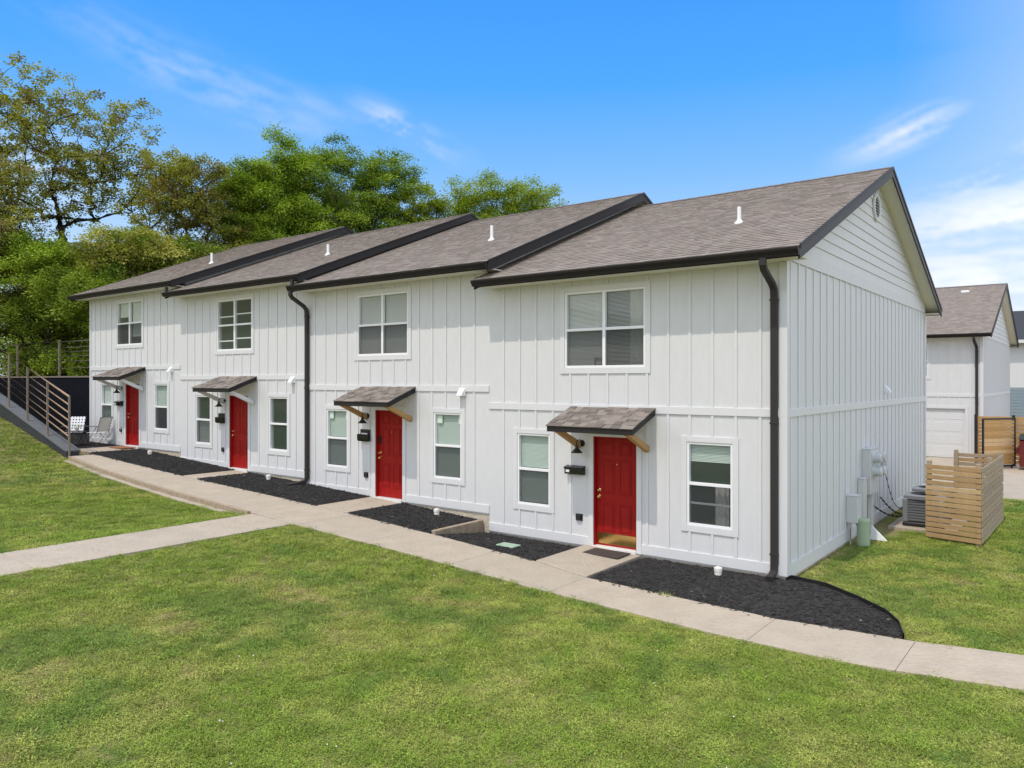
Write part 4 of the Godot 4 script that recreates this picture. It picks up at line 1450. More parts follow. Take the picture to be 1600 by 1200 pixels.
func leader(house: Node, x: float) -> void:
	# short leader that drops from the higher neighbour's gutter into this one
	part(house, "gutter_leader", strip_path([Vector3(x, EAVE_Y + 0.13, EAVE_Z + 0.055), Vector3(x, EAVE_Y - 0.06, EAVE_Z + 0.055)], 0.09, 0.07), M.downspout)

func make_side_gable() -> void:
	# cladding of the gable end of the corner house, facing the side lawn
	var h: Node3D = get_node("townhouse")
	var turn := Basis(Vector3(0, 1, 0), PI / 2)
	var side := func(called: String, z0: float, z1: float, y0: float, y1: float, th: float, b := 0.003) -> void:
		put_bar(h, called, Vector3(0.0, y0, z0), Vector3(th, y1, z1), M.trim, b)
	side.call("corner_board", -0.1, 0.028, 0.02, 5.27, 0.028, 0.004)
	side.call("corner_board", -DEPTH - 0.14, -DEPTH + 0.0, 0.02, 5.05, 0.028, 0.004)
	side.call("belt_board", -DEPTH, -0.1, 2.555, 2.69, 0.026)
	side.call("skirt_board", -DEPTH, -0.1, -0.03, 0.2, 0.022)
	var z := -0.2
	while z > -DEPTH + 0.05:
		for band in [[0.2, 2.555], [2.69, 5.08]]:
			side.call("batten", z - 0.024, z + 0.024, band[0], band[1], 0.019)
		z -= 0.4235
	var ry := EAVE_Y + SLOPE * (EAVE_Z - RIDGE_Z) - 0.125
	var half := func(y: float) -> float: return minf((ry - y) / SLOPE, 6.1)
	var frieze := Geo.new()
	var y := 5.08
	var i := 0
	while y < ry - 0.06:
		var y1 := minf(y + (0.205 if i > 0 else 0.21), ry - 0.01)
		var a: float = half.call(y)
		var b: float = half.call(y1)
		var t0 := 0.026 if i == 0 else 0.024
		var t1 := 0.025 if i == 0 else 0.006
		var g := Geo.new()
		var yt := y1 + (0.0 if i == 0 else 0.0)
		var p := [Vector3(0, y, RIDGE_Z - a), Vector3(0, y, RIDGE_Z + a), Vector3(0, yt, RIDGE_Z + b), Vector3(0, yt, RIDGE_Z - b)]
		var q := [p[0] + Vector3(t0, 0, 0), p[1] + Vector3(t0, 0, 0), p[2] + Vector3(t1, 0, 0), p[3] + Vector3(t1, 0, 0)]
		g.face(q.duplicate(), Vector3(1, 0, 0))
		g.face([p[0], p[1], q[1], q[0]], Vector3(0, -1, 0))
		g.face([p[2], p[3], q[3], q[2]], Vector3(0, 1, 0))
		g.face([p[0], p[3], q[3], q[0]], Vector3(0, 0, -1))
		g.face([p[1], p[2], q[2], q[1]], Vector3(0, 0, 1))
		part(h, "gable_board" if i > 0 else "frieze_board", g, M.siding)
		y = y1
		i += 1
	# round louvred vent
	var v := group_part(h, "gable_vent", Vector3(0.02, 7.0, -6.1))
	var lay := Transform3D(Basis(Vector3(0, 0, 1), -PI / 2), Vector3.ZERO)
	var g2 := Geo.new()
	g2.lathe([Vector2(0.235, 0.0), Vector2(0.31, 0.0), Vector2(0.31, 0.035), Vector2(0.295, 0.045), Vector2(0.245, 0.045), Vector2(0.235, 0.035), Vector2(0.235, 0.0)], 28, lay)
	part(v, "ring", g2, M.trim)
	g2 = Geo.new()
	g2.lathe([Vector2(0.0, 0.004), Vector2(0.24, 0.004)], 24, lay)
	part(v, "backing", g2, M.black)
	for k in 7:
		var yy := -0.19 + k * 0.063
		var hw := sqrt(maxf(0.236 * 0.236 - yy * yy, 0.001)) - 0.004
		g2 = Geo.new()
		g2.prism([Vector3(0.008, yy + 0.022, -hw), Vector3(0.03, yy - 0.012, -hw), Vector3(0.036, yy - 0.012, -hw), Vector3(0.014, yy + 0.022, -hw)], Vector3(0, 0, 2 * hw))
		part(v, "louvre", g2, M.trim)
	vent_hood(h, Vector3(0.02, 2.95, -7.05), PI / 2)

func make_fittings() -> void:
	var who := ["the brass-plated corner door", "the door with the keypad lock", "the third door from the corner", "the patio-side door"]
	for k in 4:
		var dx: float = [-0.105, 0.0, 0.02, 0.0][k]
		var dy: float = [0.0, 0.351, 0.614, 0.94][k]
		var ox := -UW * k
		porch_lamp(ox - 3.72 + dx, dy + 1.955, "black barn-style wall lamp beside " + who[k])
		outlet(ox - 3.78 + dx, dy + 0.545, "black outlet cover low on the wall beside " + who[k])
		mail_box(ox - (3.85 if k != 1 else 3.81) + dx, dy + (1.43 if k != 1 else 1.47), [0, 1, 2, 0][k],
			["black lidded mailbox with number label beside " + who[0], "open black mailbox holding a white letter beside " + who[1], "tall black wall mailbox beside " + who[2], "black lidded mailbox beside " + who[3]][k])
	clean_out(-0.98, 0.36, "white drain clean-out cap before the corner house's right window")
	clean_out(-7.32, 0.3, "white drain clean-out cap just above the low kerb")
	clean_out(-13.3, 0.35, "white drain clean-out cap near the tall middle downspout")
	clean_out(-19.4, 0.4, "white drain clean-out cap farthest along the row")
	var g := Geo.new()
	g.cbox(Vector3(-0.42, 0.0, -0.24), Vector3(0.42, 0.014, 0.24), 0.004)
	solo("doormat", g, M.mat_brown, "dark brown doormat on the pad of the brass-plated door", "doormat", "", Vector3(-3.13, level(-3.13) + 0.022, 0.37))
	g = Geo.new()
	g.cbox(Vector3(-0.42, 0.0, -0.24), Vector3(0.42, 0.014, 0.24), 0.004)
	solo("doormat", g, M.mat_rust, "rust-coloured doormat at the patio-side door", "doormat", "", Vector3(-21.3, level(-21.3) + 0.03, 0.34))
	g = Geo.new()
	g.cbox(Vector3(-0.2, 0.0, -0.13), Vector3(0.2, 0.03, 0.13), 0.008)
	solo("valve_lid", g, M.valve_green, "pale green valve box lid set in black mulch", "valve lid", "", Vector3(-4.75, bed_level(-4.75, 1.1) + 0.005, 1.1))

func box_thing(called: String, label: String, lo: Vector3, hi: Vector3, m: Material, b := 0.01) -> Node3D:
	var t := thing(called, label, "utility box", Vector3((lo.x + hi.x) / 2, lo.y, (lo.z + hi.z) / 2))
	var o: Vector3 = t.position
	put_bar(t, "body", lo - o, hi - o, m, b)
	put_bar(t, "lid", Vector3(lo.x + 0.002, hi.y + 0.0005, lo.z - 0.008) - o, Vector3(hi.x + 0.012, hi.y + 0.016, hi.z + 0.008) - o, m, 0.004)
	return t

func make_yard() -> void:
	# meters and boxes on the gable wall
	var t := box_thing("meter_cabinet", "tall grey cabinet carrying four round electric meters on gable wall", Vector3(0.021, 0.76, -5.55), Vector3(0.19, 1.7, -4.83), M.meter_box)
	var o: Vector3 = t.position
	for y in [1.24, 1.52]:
		for z in [-5.02, -5.36]:
			var g := Geo.new()
			g.lathe([Vector2(0.0, 0.0), Vector2(0.115, 0.0), Vector2(0.115, 0.05), Vector2(0.1, 0.055), Vector2(0.097, 0.16), Vector2(0.08, 0.18), Vector2(0.0, 0.182)], 20, Transform3D(Basis(Vector3(0, 0, 1), -PI / 2), Vector3(0.19, y, z) - o))
			part(t, "meter", g, M.meter_glass)
			put_bar(t, "meter_socket", Vector3(0.19, y - 0.13, z - 0.13) - o, Vector3(0.205, y + 0.12, z + 0.13) - o, M.meter_box, 0.004)
	var g2 := Geo.new()
	g2.cbox(Vector3(0.03, -0.15, -5.45) - o, Vector3(0.12, 0.76, -5.3) - o, 0.01)
	part(t, "conduit", g2, M.meter_box)
	box_thing("cable_channel", "narrow grey cable channel rising from the lawn beside the meters", Vector3(0.0225, -0.1, -4.72), Vector3(0.15, 1.12, -4.45), M.meter_box)
	t = box_thing("junction_box", "grey square junction box low on gable wall before the meters", Vector3(0.0225, 0.36, -3.86), Vector3(0.235, 0.88, -3.56), M.meter_box)
	g2 = Geo.new()
	g2.tube([Vector3(0.08, 0.36, -3.66) - t.position, Vector3(0.08, -0.15, -3.66) - t.position], [0.025, 0.025], 10)
	part(t, "conduit", g2, M.pvc)
	g2 = Geo.new()
	g2.tube([Vector3(0.16, 0.36, -3.75) - t.position, Vector3(0.2, 0.22, -3.72) - t.position, Vector3(0.24, 0.1, -3.68) - t.position], [0.02, 0.02, 0.02], 8)
	part(t, "cable", g2, M.cable)
	g2 = Geo.new()
	g2.lathe([Vector2(0.0, -0.1), Vector2(0.125, -0.1), Vector2(0.115, 0.42), Vector2(0.125, 0.42), Vector2(0.123, 0.48), Vector2(0.1, 0.51), Vector2(0.0, 0.515)], 22)
	solo("cable_pedestal", g2, M.pedestal_green, "pale green cable pedestal standing in the side lawn", "pedestal", "", Vector3(0.3, -0.06, -3.72))
	g2 = Geo.new()
	g2.prism([Vector3(0.0, 0.0, 0.0), Vector3(0.32, 0.0, 0.0), Vector3(0.03, 0.28, -0.02)], Vector3(0.0, 0.01, -0.015))
	solo("white_panel", g2, M.vinyl, "small white triangular panel leaning behind the green pedestal", "panel", "", Vector3(0.3, -0.05, -4.25))
	for q in [[-6.05, 1.28, "small grey disconnect box nearer the meters"], [-6.75, 1.2, "small grey disconnect box with a black whip to the air conditioner"]]:
		var bt := box_thing("disconnect_box", q[2], Vector3(0.0225, q[1] - 0.12, q[0] - 0.07), Vector3(0.12, q[1] + 0.12, q[0] + 0.07), M.meter_box, 0.006)
		var g := Geo.new()
		var p: Vector3 = bt.position
		if q[0] > -6.4:
			g.tube([Vector3(0.06, q[1] - 0.12, q[0]) - p, Vector3(0.06, 0.3, q[0]) - p], [0.016, 0.016], 8)
			part(bt, "conduit", g, M.pvc)
		else:
			var pts := []
			var rr := []
			for i in 12:
				var s := i / 11.0
				pts.append(Vector3(0.07, q[1] - 0.12, q[0]).lerp(Vector3(0.56, 0.33, -6.45), s) - Vector3(0, 0.42 * sin(PI * s) * (1 - 0.3 * s), 0) - p)
				rr.append(0.013)
			g.tube(pts, rr, 8)
			part(bt, "cable", g, M.cable)
	for q in [[-5.75, 0.42, "black insulated coolant line curving out low from the wall"], [-6.5, 0.5, "black insulated coolant line with white sleeve at the wall"]]:
		var g := Geo.new()
		var pts := []
		var rr := []
		for i in 10:
			var s := i / 9.0
			pts.append(Vector3(0.03, q[1], q[0]).lerp(Vector3(0.6, 0.16, -6.5), s) - Vector3(0, 0.12 * sin(PI * s), 0))
			rr.append(0.024)
		g.tube(pts, rr, 8)
		solo("coolant_line", g, M.cable, q[2], "pipe", "black coolant lines at the gable wall")
	# air conditioners on slabs
	for q in [[0.95, -6.5, "grey air conditioner nearer the meters, half behind the slat screen"], [0.9, -7.75, "grey air conditioner behind the first one"]]:
		air_conditioner(Vector3(q[0], -0.02, q[1]), q[2])
	var pad := Geo.new()
	pad.cbox(Vector3(0.3, -0.15, -8.3), Vector3(1.6, -0.022, -5.88), 0.012)
	solo("equipment_pad", pad, M.concrete_b, "low concrete pad under the two air conditioners", "pad")
	# slat screen round them
	screen_fence()

func air_conditioner(at: Vector3, label: String) -> void:
	var t := thing("air_conditioner", label, "air conditioner", at, 0.0, "air conditioners by the gable wall")
	put_bar(t, "base", Vector3(-0.4, 0.0, -0.4), Vector3(0.4, 0.09, 0.4), M.black, 0.02)
	var g := Geo.new()
	for sx in [-1.0, 1.0]:
		for sz in [-1.0, 1.0]:
			g.cbox(Vector3(minf(sx * 0.4, sx * 0.29), 0.09, minf(sz * 0.4, sz * 0.29)), Vector3(maxf(sx * 0.4, sx * 0.29), 0.6, maxf(sz * 0.4, sz * 0.29)), 0.02)
	part(t, "corner_posts", g, M.ac_light)
	g = Geo.new()
	g.box(Vector3(-0.33, 0.09, -0.33), Vector3(0.33, 0.55, 0.33))
	part(t, "coil", g, M.ac_grey)
	for k in 8:
		var y := 0.12 + k * 0.058
		for s in [-1.0, 1.0]:
			put_bar(t, "louvre", Vector3(-0.29, y, s * 0.368 - 0.016), Vector3(0.29, y + 0.045, s * 0.368 + 0.016), M.ac_grey, 0.006)
			put_bar(t, "louvre", Vector3(s * 0.368 - 0.016, y, -0.29), Vector3(s * 0.368 + 0.016, y + 0.045, 0.29), M.ac_grey, 0.006)
	g = Geo.new()
	var outer := []
	var inner := []
	for i in 32:
		var a := TAU * i / 32.0
		var c := Vector2(cos(a), sin(a))
		var sq := c / maxf(absf(c.x), absf(c.y)) * 0.405
		sq = sq.lerp(c * 0.45, 0.3)
		outer.append(sq)
		inner.append(c * 0.31)
	for i in 32:
		var j := (i + 1) % 32
		var p := [outer[i], outer[j], inner[j], inner[i]]
		g.face([Vector3(p[0].x, 0.66, p[0].y), Vector3(p[1].x, 0.66, p[1].y), Vector3(p[2].x, 0.68, p[2].y), Vector3(p[3].x, 0.68, p[3].y)], Vector3.UP)
		g.face([Vector3(p[0].x, 0.59, p[0].y), Vector3(p[1].x, 0.59, p[1].y), Vector3(p[1].x, 0.66, p[1].y), Vector3(p[0].x, 0.66, p[0].y)], Vector3(p[0].x, 0, p[0].y))
		g.face([Vector3(p[3].x, 0.56, p[3].y), Vector3(p[2].x, 0.56, p[2].y), Vector3(p[2].x, 0.68, p[2].y), Vector3(p[3].x, 0.68, p[3].y)], -Vector3(p[3].x, 0, p[3].y))
	part(t, "top_cover", g, M.ac_light)
	g = Geo.new()
	for k in 9:
		var rr := 0.03 + k * 0.034
		var pts := []
		var ra := []
		for i in 25:
			pts.append(Vector3(cos(TAU * i / 24.0) * rr, 0.672, sin(TAU * i / 24.0) * rr))
			ra.append(0.004)
		g.tube(pts, ra, 4, false)
	part(t, "fan_guard", g, M.black)
	g = Geo.new()
	for k in 4:
		var a := PI / 2 * k
		g.prism([Vector3(cos(a) * 0.05, 0.6, sin(a) * 0.05), Vector3(cos(a + 0.5) * 0.28, 0.57, sin(a + 0.5) * 0.28), Vector3(cos(a - 0.3) * 0.28, 0.63, sin(a - 0.3) * 0.28)], Vector3(0, 0.004, 0))
	part(t, "fan_blades", g, M.ac_grey)

func slat_run(t: Node3D, a: Vector3, b: Vector3, n: int, pitch: float, ms: Array, seed_: int, sag := 0.0) -> void:
	var r := RandomNumberGenerator.new()
	r.seed = seed_
	var d := b - a
	var length := d.length()
	var yaw := atan2(-d.z, d.x)
	for i in n:
		var o := part(t, "slat", bar(Vector3(length + (i % 3) * 0.004, pitch - 0.021, 0.019), 0.003), ms[r.randi_range(0, ms.size() - 1)])
		o.position = (a + b) / 2 + Vector3(0, (i + 0.5) * pitch + r.randf_range(-0.005, 0.005), 0)
		o.rotation = Vector3(0, yaw, r.randf_range(-0.006, 0.006) + sag * float(i) / n)

func screen_fence() -> void:
	var t := thing("slat_screen", "three-sided pine slat screen round the air conditioners", "fence", Vector3(1.65, -0.07, -6.7))
	var o: Vector3 = t.position
	var A := Vector3(1.14, 0.02, -5.26) - Vector3(o.x, 0, o.z)
	var B := Vector3(2.14, 0.02, -5.0) - Vector3(o.x, 0, o.z)
	var C := Vector3(2.2, 0.02, -8.4) - Vector3(o.x, 0, o.z)
	var D := Vector3(1.22, 0.02, -8.5) - Vector3(o.x, 0, o.z)
	slat_run(t, A, B, 14, 0.107, [M.pine, M.pine_b, M.pine_c, M.pine], 1)
	slat_run(t, B + Vector3(0.014, 0, -0.02), C + Vector3(0.014, 0, 0), 14, 0.107, [M.pine_grey, M.pine_grey_b], 2)
	slat_run(t, D, C, 14, 0.107, [M.pine, M.pine_grey, M.pine_b], 3)
	for p in [A + Vector3(0.06, 0, -0.05), B + Vector3(-0.05, 0, -0.08), C + Vector3(-0.05, 0, 0.07), D + Vector3(0.06, 0, 0.07), B.lerp(C, 0.5) + Vector3(-0.05, 0, 0)]:
		put_bar(t, "post", p + Vector3(-0.044, -0.12, -0.044), p + Vector3(0.044, 1.56, 0.044), M.pine_grey, 0.006)

func make_left_side() -> void:
	# sloping wall with a rail between the lawn bank and the sunken patio
	var xa := -20.55
	var xb := -31.0
	var ya := 1.0
	var s := 0.263
	var yb := ya + s * (xa - xb)
	var g := Geo.new()
	g.prism([Vector3(xa, 0.3, 1.98), Vector3(xa, ya, 1.98), Vector3(xb, yb, 1.98), Vector3(xb, 0.3, 1.98)], Vector3(0, 0, 0.37))
	var t := thing("sloping_wall", "low grey painted wall sloping down to the walkway", "wall", Vector3.ZERO)
	part(t, "wall", g, M.painted_block)
	g = Geo.new()
	g.prism([Vector3(xa + 0.01, ya + 0.001, 1.95), Vector3(xa + 0.01, ya + 0.04, 1.95), Vector3(xb, yb + 0.04, 1.95), Vector3(xb, yb + 0.001, 1.95)], Vector3(0, 0, 0.43))
	part(t, "coping", g, M.painted_coping)
	var rail := thing("sloping_railing", "rusty brown pipe railing descending along the sloping wall", "railing", Vector3(-20.52, 0.9, 2.28))
	var o: Vector3 = rail.position
	var rs := 0.29
	var top := 2.66
	for k in 6:
		var dy: float = [0.0, 0.25, 0.49, 0.73, 0.97, 1.24][k]
		g = Geo.new()
		var e := -29.5
		var r: float = 0.034 if k == 0 else 0.023
		var y0 := top - dy
		if k == 5: y0 = top - 1.2
		g.tube([Vector3(-20.52, y0, 2.28) - o, Vector3(e, y0 + rs * (-20.52 - e) + (0.0 if k < 5 else 0.02), 2.28) - o], [r, r], 10)
		part(rail, "top_rail" if k == 0 else "rail", g, M.rail_metal)
	for k in 6:
		var x := -20.52 - k * 1.55
		var yt := top + rs * (-20.52 - x)
		var yf := ya + 0.04 + s * (xa - x) if k > 0 else 0.85
		g = Geo.new()
		g.cbox(Vector3(x - 0.026, yf, 2.254) - o, Vector3(x + 0.026, yt + 0.012, 2.306) - o, 0.005)
		if k > 0: g.cbox(Vector3(x - 0.07, yf - 0.02, 2.14) - o, Vector3(x + 0.07, yf + 0.012, 2.31) - o, 0.004)
		part(rail, "post", g, M.rail_dull)
	# dark retaining wall behind the patio, with a fence on it
	g = Geo.new()
	g.box(Vector3(-46.0, 0.3, -1.9), Vector3(-24.41, 3.27, -1.5))
	t = thing("retaining_wall", "dark navy retaining wall behind the sunken patio", "wall", Vector3.ZERO)
	part(t, "wall", g, M.dark_wall)
	g = Geo.new()
	g.box(Vector3(-46.0, 3.271, -1.93), Vector3(-24.43, 3.33, -1.47))
	part(t, "coping", g, M.rail_dull)
	var f := thing("terrace_railing", "dull brown pipe fence along the top of the dark retaining wall", "railing", Vector3(-33.0, 3.33, -1.65))
	for k in 6:
		g = Geo.new()
		var y: float = [1.42, 1.2, 1.02, 0.83, 0.63, 0.34][k]
		g.tube([Vector3(8.5, y, 0), Vector3(-13.0, y + (0.12 if k == 0 else 0.0), 0)], [0.034 if k == 0 else 0.022, 0.034 if k == 0 else 0.022], 8)
		part(f, "rail", g, M.rail_dull)
	for x in [-26.6, -31.1, -35.6, -40.0]:
		put_bar(f, "post", Vector3(x + 33.0 - 0.035, 0.001, -0.035), Vector3(x + 33.0 + 0.035, 1.43, 0.035), M.rail_dull, 0.006)
	# sunken patio: folding chairs and a small table
	lawn_chair(Vector3(-23.35, 0.99, 1.0), 0.75, true, "folding lawn chair with woven white straps")
	lawn_chair(Vector3(-22.85, 0.99, 0.42), -1.25, false, "folding chair with pale mesh cloth below the window")
	var tb := thing("folding_table", "small dark folding table between the patio chairs", "table", Vector3(-23.05, 0.985, 1.05))
	put_bar(tb, "table_top", Vector3(-0.3, 0.46, -0.22), Vector3(0.3, 0.485, 0.22), M.chair_frame, 0.006)
	for sx in [-1.0, 1.0]:
		for sz in [-1.0, 1.0]:
			g = Geo.new()
			g.tube([Vector3(0.24 * sx, 0.0, 0.18 * sz), Vector3(-0.2 * sx, 0.46, 0.18 * sz)], [0.01, 0.01], 8)
			part(tb, "leg", g, M.chair_frame)
	var pot := thing("potted_plant", "small potted plant on the folding table", "potted plant", Vector3(-22.95, 1.47, 1.05))
	g = Geo.new()
	g.lathe([Vector2(0.0, 0.0), Vector2(0.05, 0.0), Vector2(0.07, 0.1), Vector2(0.062, 0.1), Vector2(0.0, 0.09)], 14)
	part(pot, "pot", g, M.pot)
	var pl := []
	var tn := []
	for i in 5:
		pl.append(Transform3D(Basis(Vector3.UP, i * 1.3).scaled(Vector3.ONE * 0.3), Vector3(0.02 * cos(i * 2.0), 0.15, 0.02 * sin(i * 2.0))))
		tn.append(Color(0.3, 0.36, 0.16))
	scatter(pot, "foliage", clump(88, 14, 0.3, 0.16, 0.0), M.leaf, pl, tn)

func lawn_chair(at: Vector3, turn: float, woven: bool, label: String) -> void:
	var t := thing("lawn_chair", label, "chair", at, turn, "folding chairs on the patio")
	for s in [-1.0, 1.0]:
		for seg in [[Vector3(0.27 * s, 0.0, 0.24), Vector3(0.27 * s, 0.62, -0.24)], [Vector3(0.25 * s, 0.0, -0.26), Vector3(0.25 * s, 0.40, 0.24)]]:
			var g := Geo.new()
			g.tube(seg, [0.0125, 0.0125], 8)
			part(t, "leg", g, M.chair_frame)
		var g2 := Geo.new()
		g2.tube([Vector3(0.24 * s, 0.38, -0.2), Vector3(0.24 * s, 0.92, -0.38)], [0.0125, 0.0125], 8)
		part(t, "back_post", g2, M.chair_frame)
		g2 = Geo.new()
		g2.cbox(Vector3(0.27 * s - 0.025, 0.61, -0.3), Vector3(0.27 * s + 0.025, 0.632, 0.22), 0.008)
		part(t, "armrest", g2, M.chair_frame)
	for k in 2:
		var g := Geo.new()
		var p := Vector3(0, 0.92, -0.38) if k == 0 else Vector3(0, 0.4, 0.25)
		g.tube([p + Vector3(-0.25, 0, 0), p + Vector3(0.25, 0, 0)], [0.0125, 0.0125], 8)
		part(t, "cross_bar", g, M.chair_frame)
	var back := Transform3D(Basis(Vector3(1, 0, 0), -0.32), Vector3(0, 0.4, -0.2))
	if woven:
		for k in 5:
			var o := part(t, "back_strap", bar(Vector3(0.48, 0.055, 0.004), 0.001), M.white_strap)
			o.transform = back * Transform3D(Basis(), Vector3(0, 0.09 + k * 0.1, 0.016))
			o = part(t, "back_strap", bar(Vector3(0.055, 0.55, 0.004), 0.001), M.white_strap)
			o.transform = back * Transform3D(Basis(), Vector3(-0.19 + k * 0.095, 0.28, 0.011))
			o = part(t, "seat_strap", bar(Vector3(0.48, 0.004, 0.055), 0.001), M.white_strap)
			o.position = Vector3(0, 0.41, -0.16 + k * 0.09)
	else:
		var o := part(t, "back_cloth", bar(Vector3(0.48, 0.52, 0.006), 0.002), M.mesh_cloth)
		o.transform = back * Transform3D(Basis(), Vector3(0, 0.28, 0.012))
		o = part(t, "seat_cloth", bar(Vector3(0.48, 0.006, 0.46), 0.002), M.white_strap)
		o.position = Vector3(0, 0.405, 0.01)

func make_neighbours() -> void:
	# the garage house across the yard, of the same build
	var h := thing("garage_house", "white house with garage door and brown gabled roof across the yard", "house", Vector3(0.17, -0.1, -24.4))
	var wx := -9.0
	var win := [-3.25, -2.0, 3.4, 4.8]
	var gar := [-3.15, -0.62, 0.0, 2.06]
	part(h, "front_wall", wall_with_openings(wx, 0.0, 0.0, 5.06, [win, [gar[0], gar[1], -0.001, gar[3]]], 0.14), M.siding)
	house_shell(h, wx, true)
	window_part(h, win, 1, [{"shade": 1.0, "screen": true}, {"shade": 0.3}])
	put_bar(h, "belt_board", Vector3(wx, 2.555, 0.0), Vector3(-0.1, 2.69, 0.026), M.trim, 0.004)
	put_bar(h, "corner_board", Vector3(-0.1, 0.02, 0.0), Vector3(0.0, 5.04, 0.028), M.trim, 0.004)
	var gc := Geo.new()
	gc.cbox(Vector3(gar[0] - 0.12, 0.0, 0.0), Vector3(gar[0], gar[3] + 0.12, 0.024), 0.003)
	gc.cbox(Vector3(gar[1], 0.0, 0.0), Vector3(gar[1] + 0.12, gar[3] + 0.12, 0.024), 0.003)
	gc.cbox(Vector3(gar[0], gar[3], 0.0), Vector3(gar[1], gar[3] + 0.12, 0.022), 0.003)
	part(h, "garage_casing", gc, M.trim)
	var gd := put_bar(h, "garage_door", Vector3(gar[0] + 0.005, 0.005, -0.12), Vector3(gar[1] - 0.005, gar[3] - 0.005, -0.07), M.trim, 0.003)
	for r in 4:
		for c in 4:
			var g := Geo.new()
			var lo := Vector3(gar[0] + 0.08 + c * 0.61, 0.07 + r * 0.513, -0.0705)
			g.cbox(lo, lo + Vector3(0.53, 0.38, 0.008), 0.006)
			part(gd, "door_panel", g, M.trim, -gd.position)
	battens(h, wx, 0.0, -0.41, 0.4085, [0.0, 2.555], [2.69, 5.04], [[win[0] - 0.1, win[1] + 0.1, win[2] - 0.11, win[3] + 0.1], [gar[0] - 0.12, gar[1] + 0.12, 0.0, gar[3] + 0.12]], M.trim)
	put_bar(h, "corner_board", Vector3(0.0, 0.02, -0.1), Vector3(0.028, 5.27, 0.028), M.trim, 0.004)
	put_bar(h, "belt_board", Vector3(0.0, 2.555, -DEPTH), Vector3(0.026, 2.69, -0.1), M.trim, 0.004)
	var z := -0.2
	while z > -DEPTH:
		for band in [[0.02, 2.555], [2.69, 5.08]]:
			put_bar(h, "batten", Vector3(0.0, band[0], z - 0.024), Vector3(0.019, band[1], z + 0.024), M.trim)
		z -= 0.4235
	var ry := EAVE_Y + SLOPE * (EAVE_Z - RIDGE_Z) - 0.125
	var y := 5.08
	while y < ry - 0.06:
		var y1 := minf(y + 0.205, ry - 0.01)
		var a := minf((ry - y) / SLOPE, 6.1)
		var b := minf((ry - y1) / SLOPE, 6.1)
		var g := Geo.new()
		var p := [Vector3(0, y, RIDGE_Z - a), Vector3(0, y, RIDGE_Z + a), Vector3(0, y1, RIDGE_Z + b), Vector3(0, y1, RIDGE_Z - b)]
		g.face([p[0] + Vector3(0.024, 0, 0), p[1] + Vector3(0.024, 0, 0), p[2] + Vector3(0.006, 0, 0), p[3] + Vector3(0.006, 0, 0)], Vector3(1, 0, 0))
		g.face([p[0], p[1], p[1] + Vector3(0.024, 0, 0), p[0] + Vector3(0.024, 0, 0)], Vector3(0, -1, 0))
		part(h, "gable_board", g, M.siding)
		y = y1
	var deck := roof_part(h, wx, 0.37, 640, Vector3.ZERO)
	put_bar(deck, "roof_vent", Vector3(-1.4, EAVE_Y + SLOPE * 5.6 - 0.02, -5.3), Vector3(-1.05, EAVE_Y + SLOPE * 5.6 + 0.09, -5.05), M.vinyl, 0.02)
	gutter_part(h, wx, 0.36)
	downspout_part(h, Vector3(-0.25, EAVE_Y - 0.15, EAVE_Z + 0.06), -0.2, 0.0, Vector3(0, 0, 0.15))
	# blue-sided house farther back
	var n := thing("blue_house", "house with blue lap siding and dark slate roof behind the garage", "house", Vector3(4.0, -0.1, -46.0))
	var g2 := Geo.new()
	g2.box(Vector3(-8.0, 0.0, -8.0), Vector3(9.0, 5.8, 0.0))
	part(n, "wall", g2, M.trim)
	for k in 14:
		g2 = Geo.new()
		g2.prism([Vector3(-8.02, 0.2 * k, 0.0), Vector3(-8.02, 0.2 * k, 0.03), Vector3(-8.02, 0.2 * k + 0.2, 0.012), Vector3(-8.02, 0.2 * k + 0.2, 0.0)], Vector3(17.04, 0, 0))
		part(n, "siding_board", g2, M.blue_siding)
	g2 = Geo.new()
	g2.prism([Vector3(-8.5, 5.8, 0.6), Vector3(-8.5, 8.0, -4.0), Vector3(-8.5, 5.8, -8.6)], Vector3(18.0, 0, 0))
	part(n, "roof", g2, M.slate_roof)
	g2 = Geo.new()
	g2.box(Vector3(-8.5, 5.62, 0.601), Vector3(9.5, 5.82, 0.65))
	part(n, "fascia", g2, M.trim)
	# refuse enclosure: slat fence, open gate and a red dumpster
	var e := thing("enclosure_fence", "golden slat fence with black steel posts of the refuse enclosure", "fence", Vector3(2.0, -0.1, -22.6))
	slat_run(e, Vector3(-1.85, 0.05, 0), Vector3(2.6, 0.05, 0), 13, 0.14, [M.pine_gold, M.pine_gold_b], 5)
	for x in [-1.86, -0.62, 2.6]:
		put_bar(e, "post", Vector3(x - 0.05, 0.0, 0.012), Vector3(x + 0.05, 1.92, 0.11), M.black, 0.006)
	var gt := thing("enclosure_gate", "golden slat gate in a black steel frame standing open", "gate", Vector3(1.02, -0.08, -20.95), 0.92)
	for q in [[Vector3(-0.76, 0.04, 0), Vector3(-0.70, 1.84, 0.06)], [Vector3(0.70, 0.04, 0), Vector3(0.76, 1.84, 0.06)]]:
		put_bar(gt, "frame_post", q[0], q[1], M.black, 0.006)
	for yr in [0.04, 1.78]:
		put_bar(gt, "frame_rail", Vector3(-0.70, yr, 0.0), Vector3(0.70, yr + 0.06, 0.055), M.black, 0.006)
	slat_run(gt, Vector3(-0.7, 0.11, 0.03), Vector3(0.7, 0.11, 0.03), 12, 0.1385, [M.pine_gold, M.pine_gold_b, M.pine_c], 6)
	for x in [-0.6, 0.6]:
		put_bar(gt, "caster", Vector3(x - 0.04, -0.03, 0.0), Vector3(x + 0.04, 0.04, 0.05), M.black, 0.015)
	var d := thing("dumpster", "red steel dumpster with grey lid behind the open gate", "dumpster", Vector3(2.62, -0.1, -21.5))
	g2 = Geo.new()
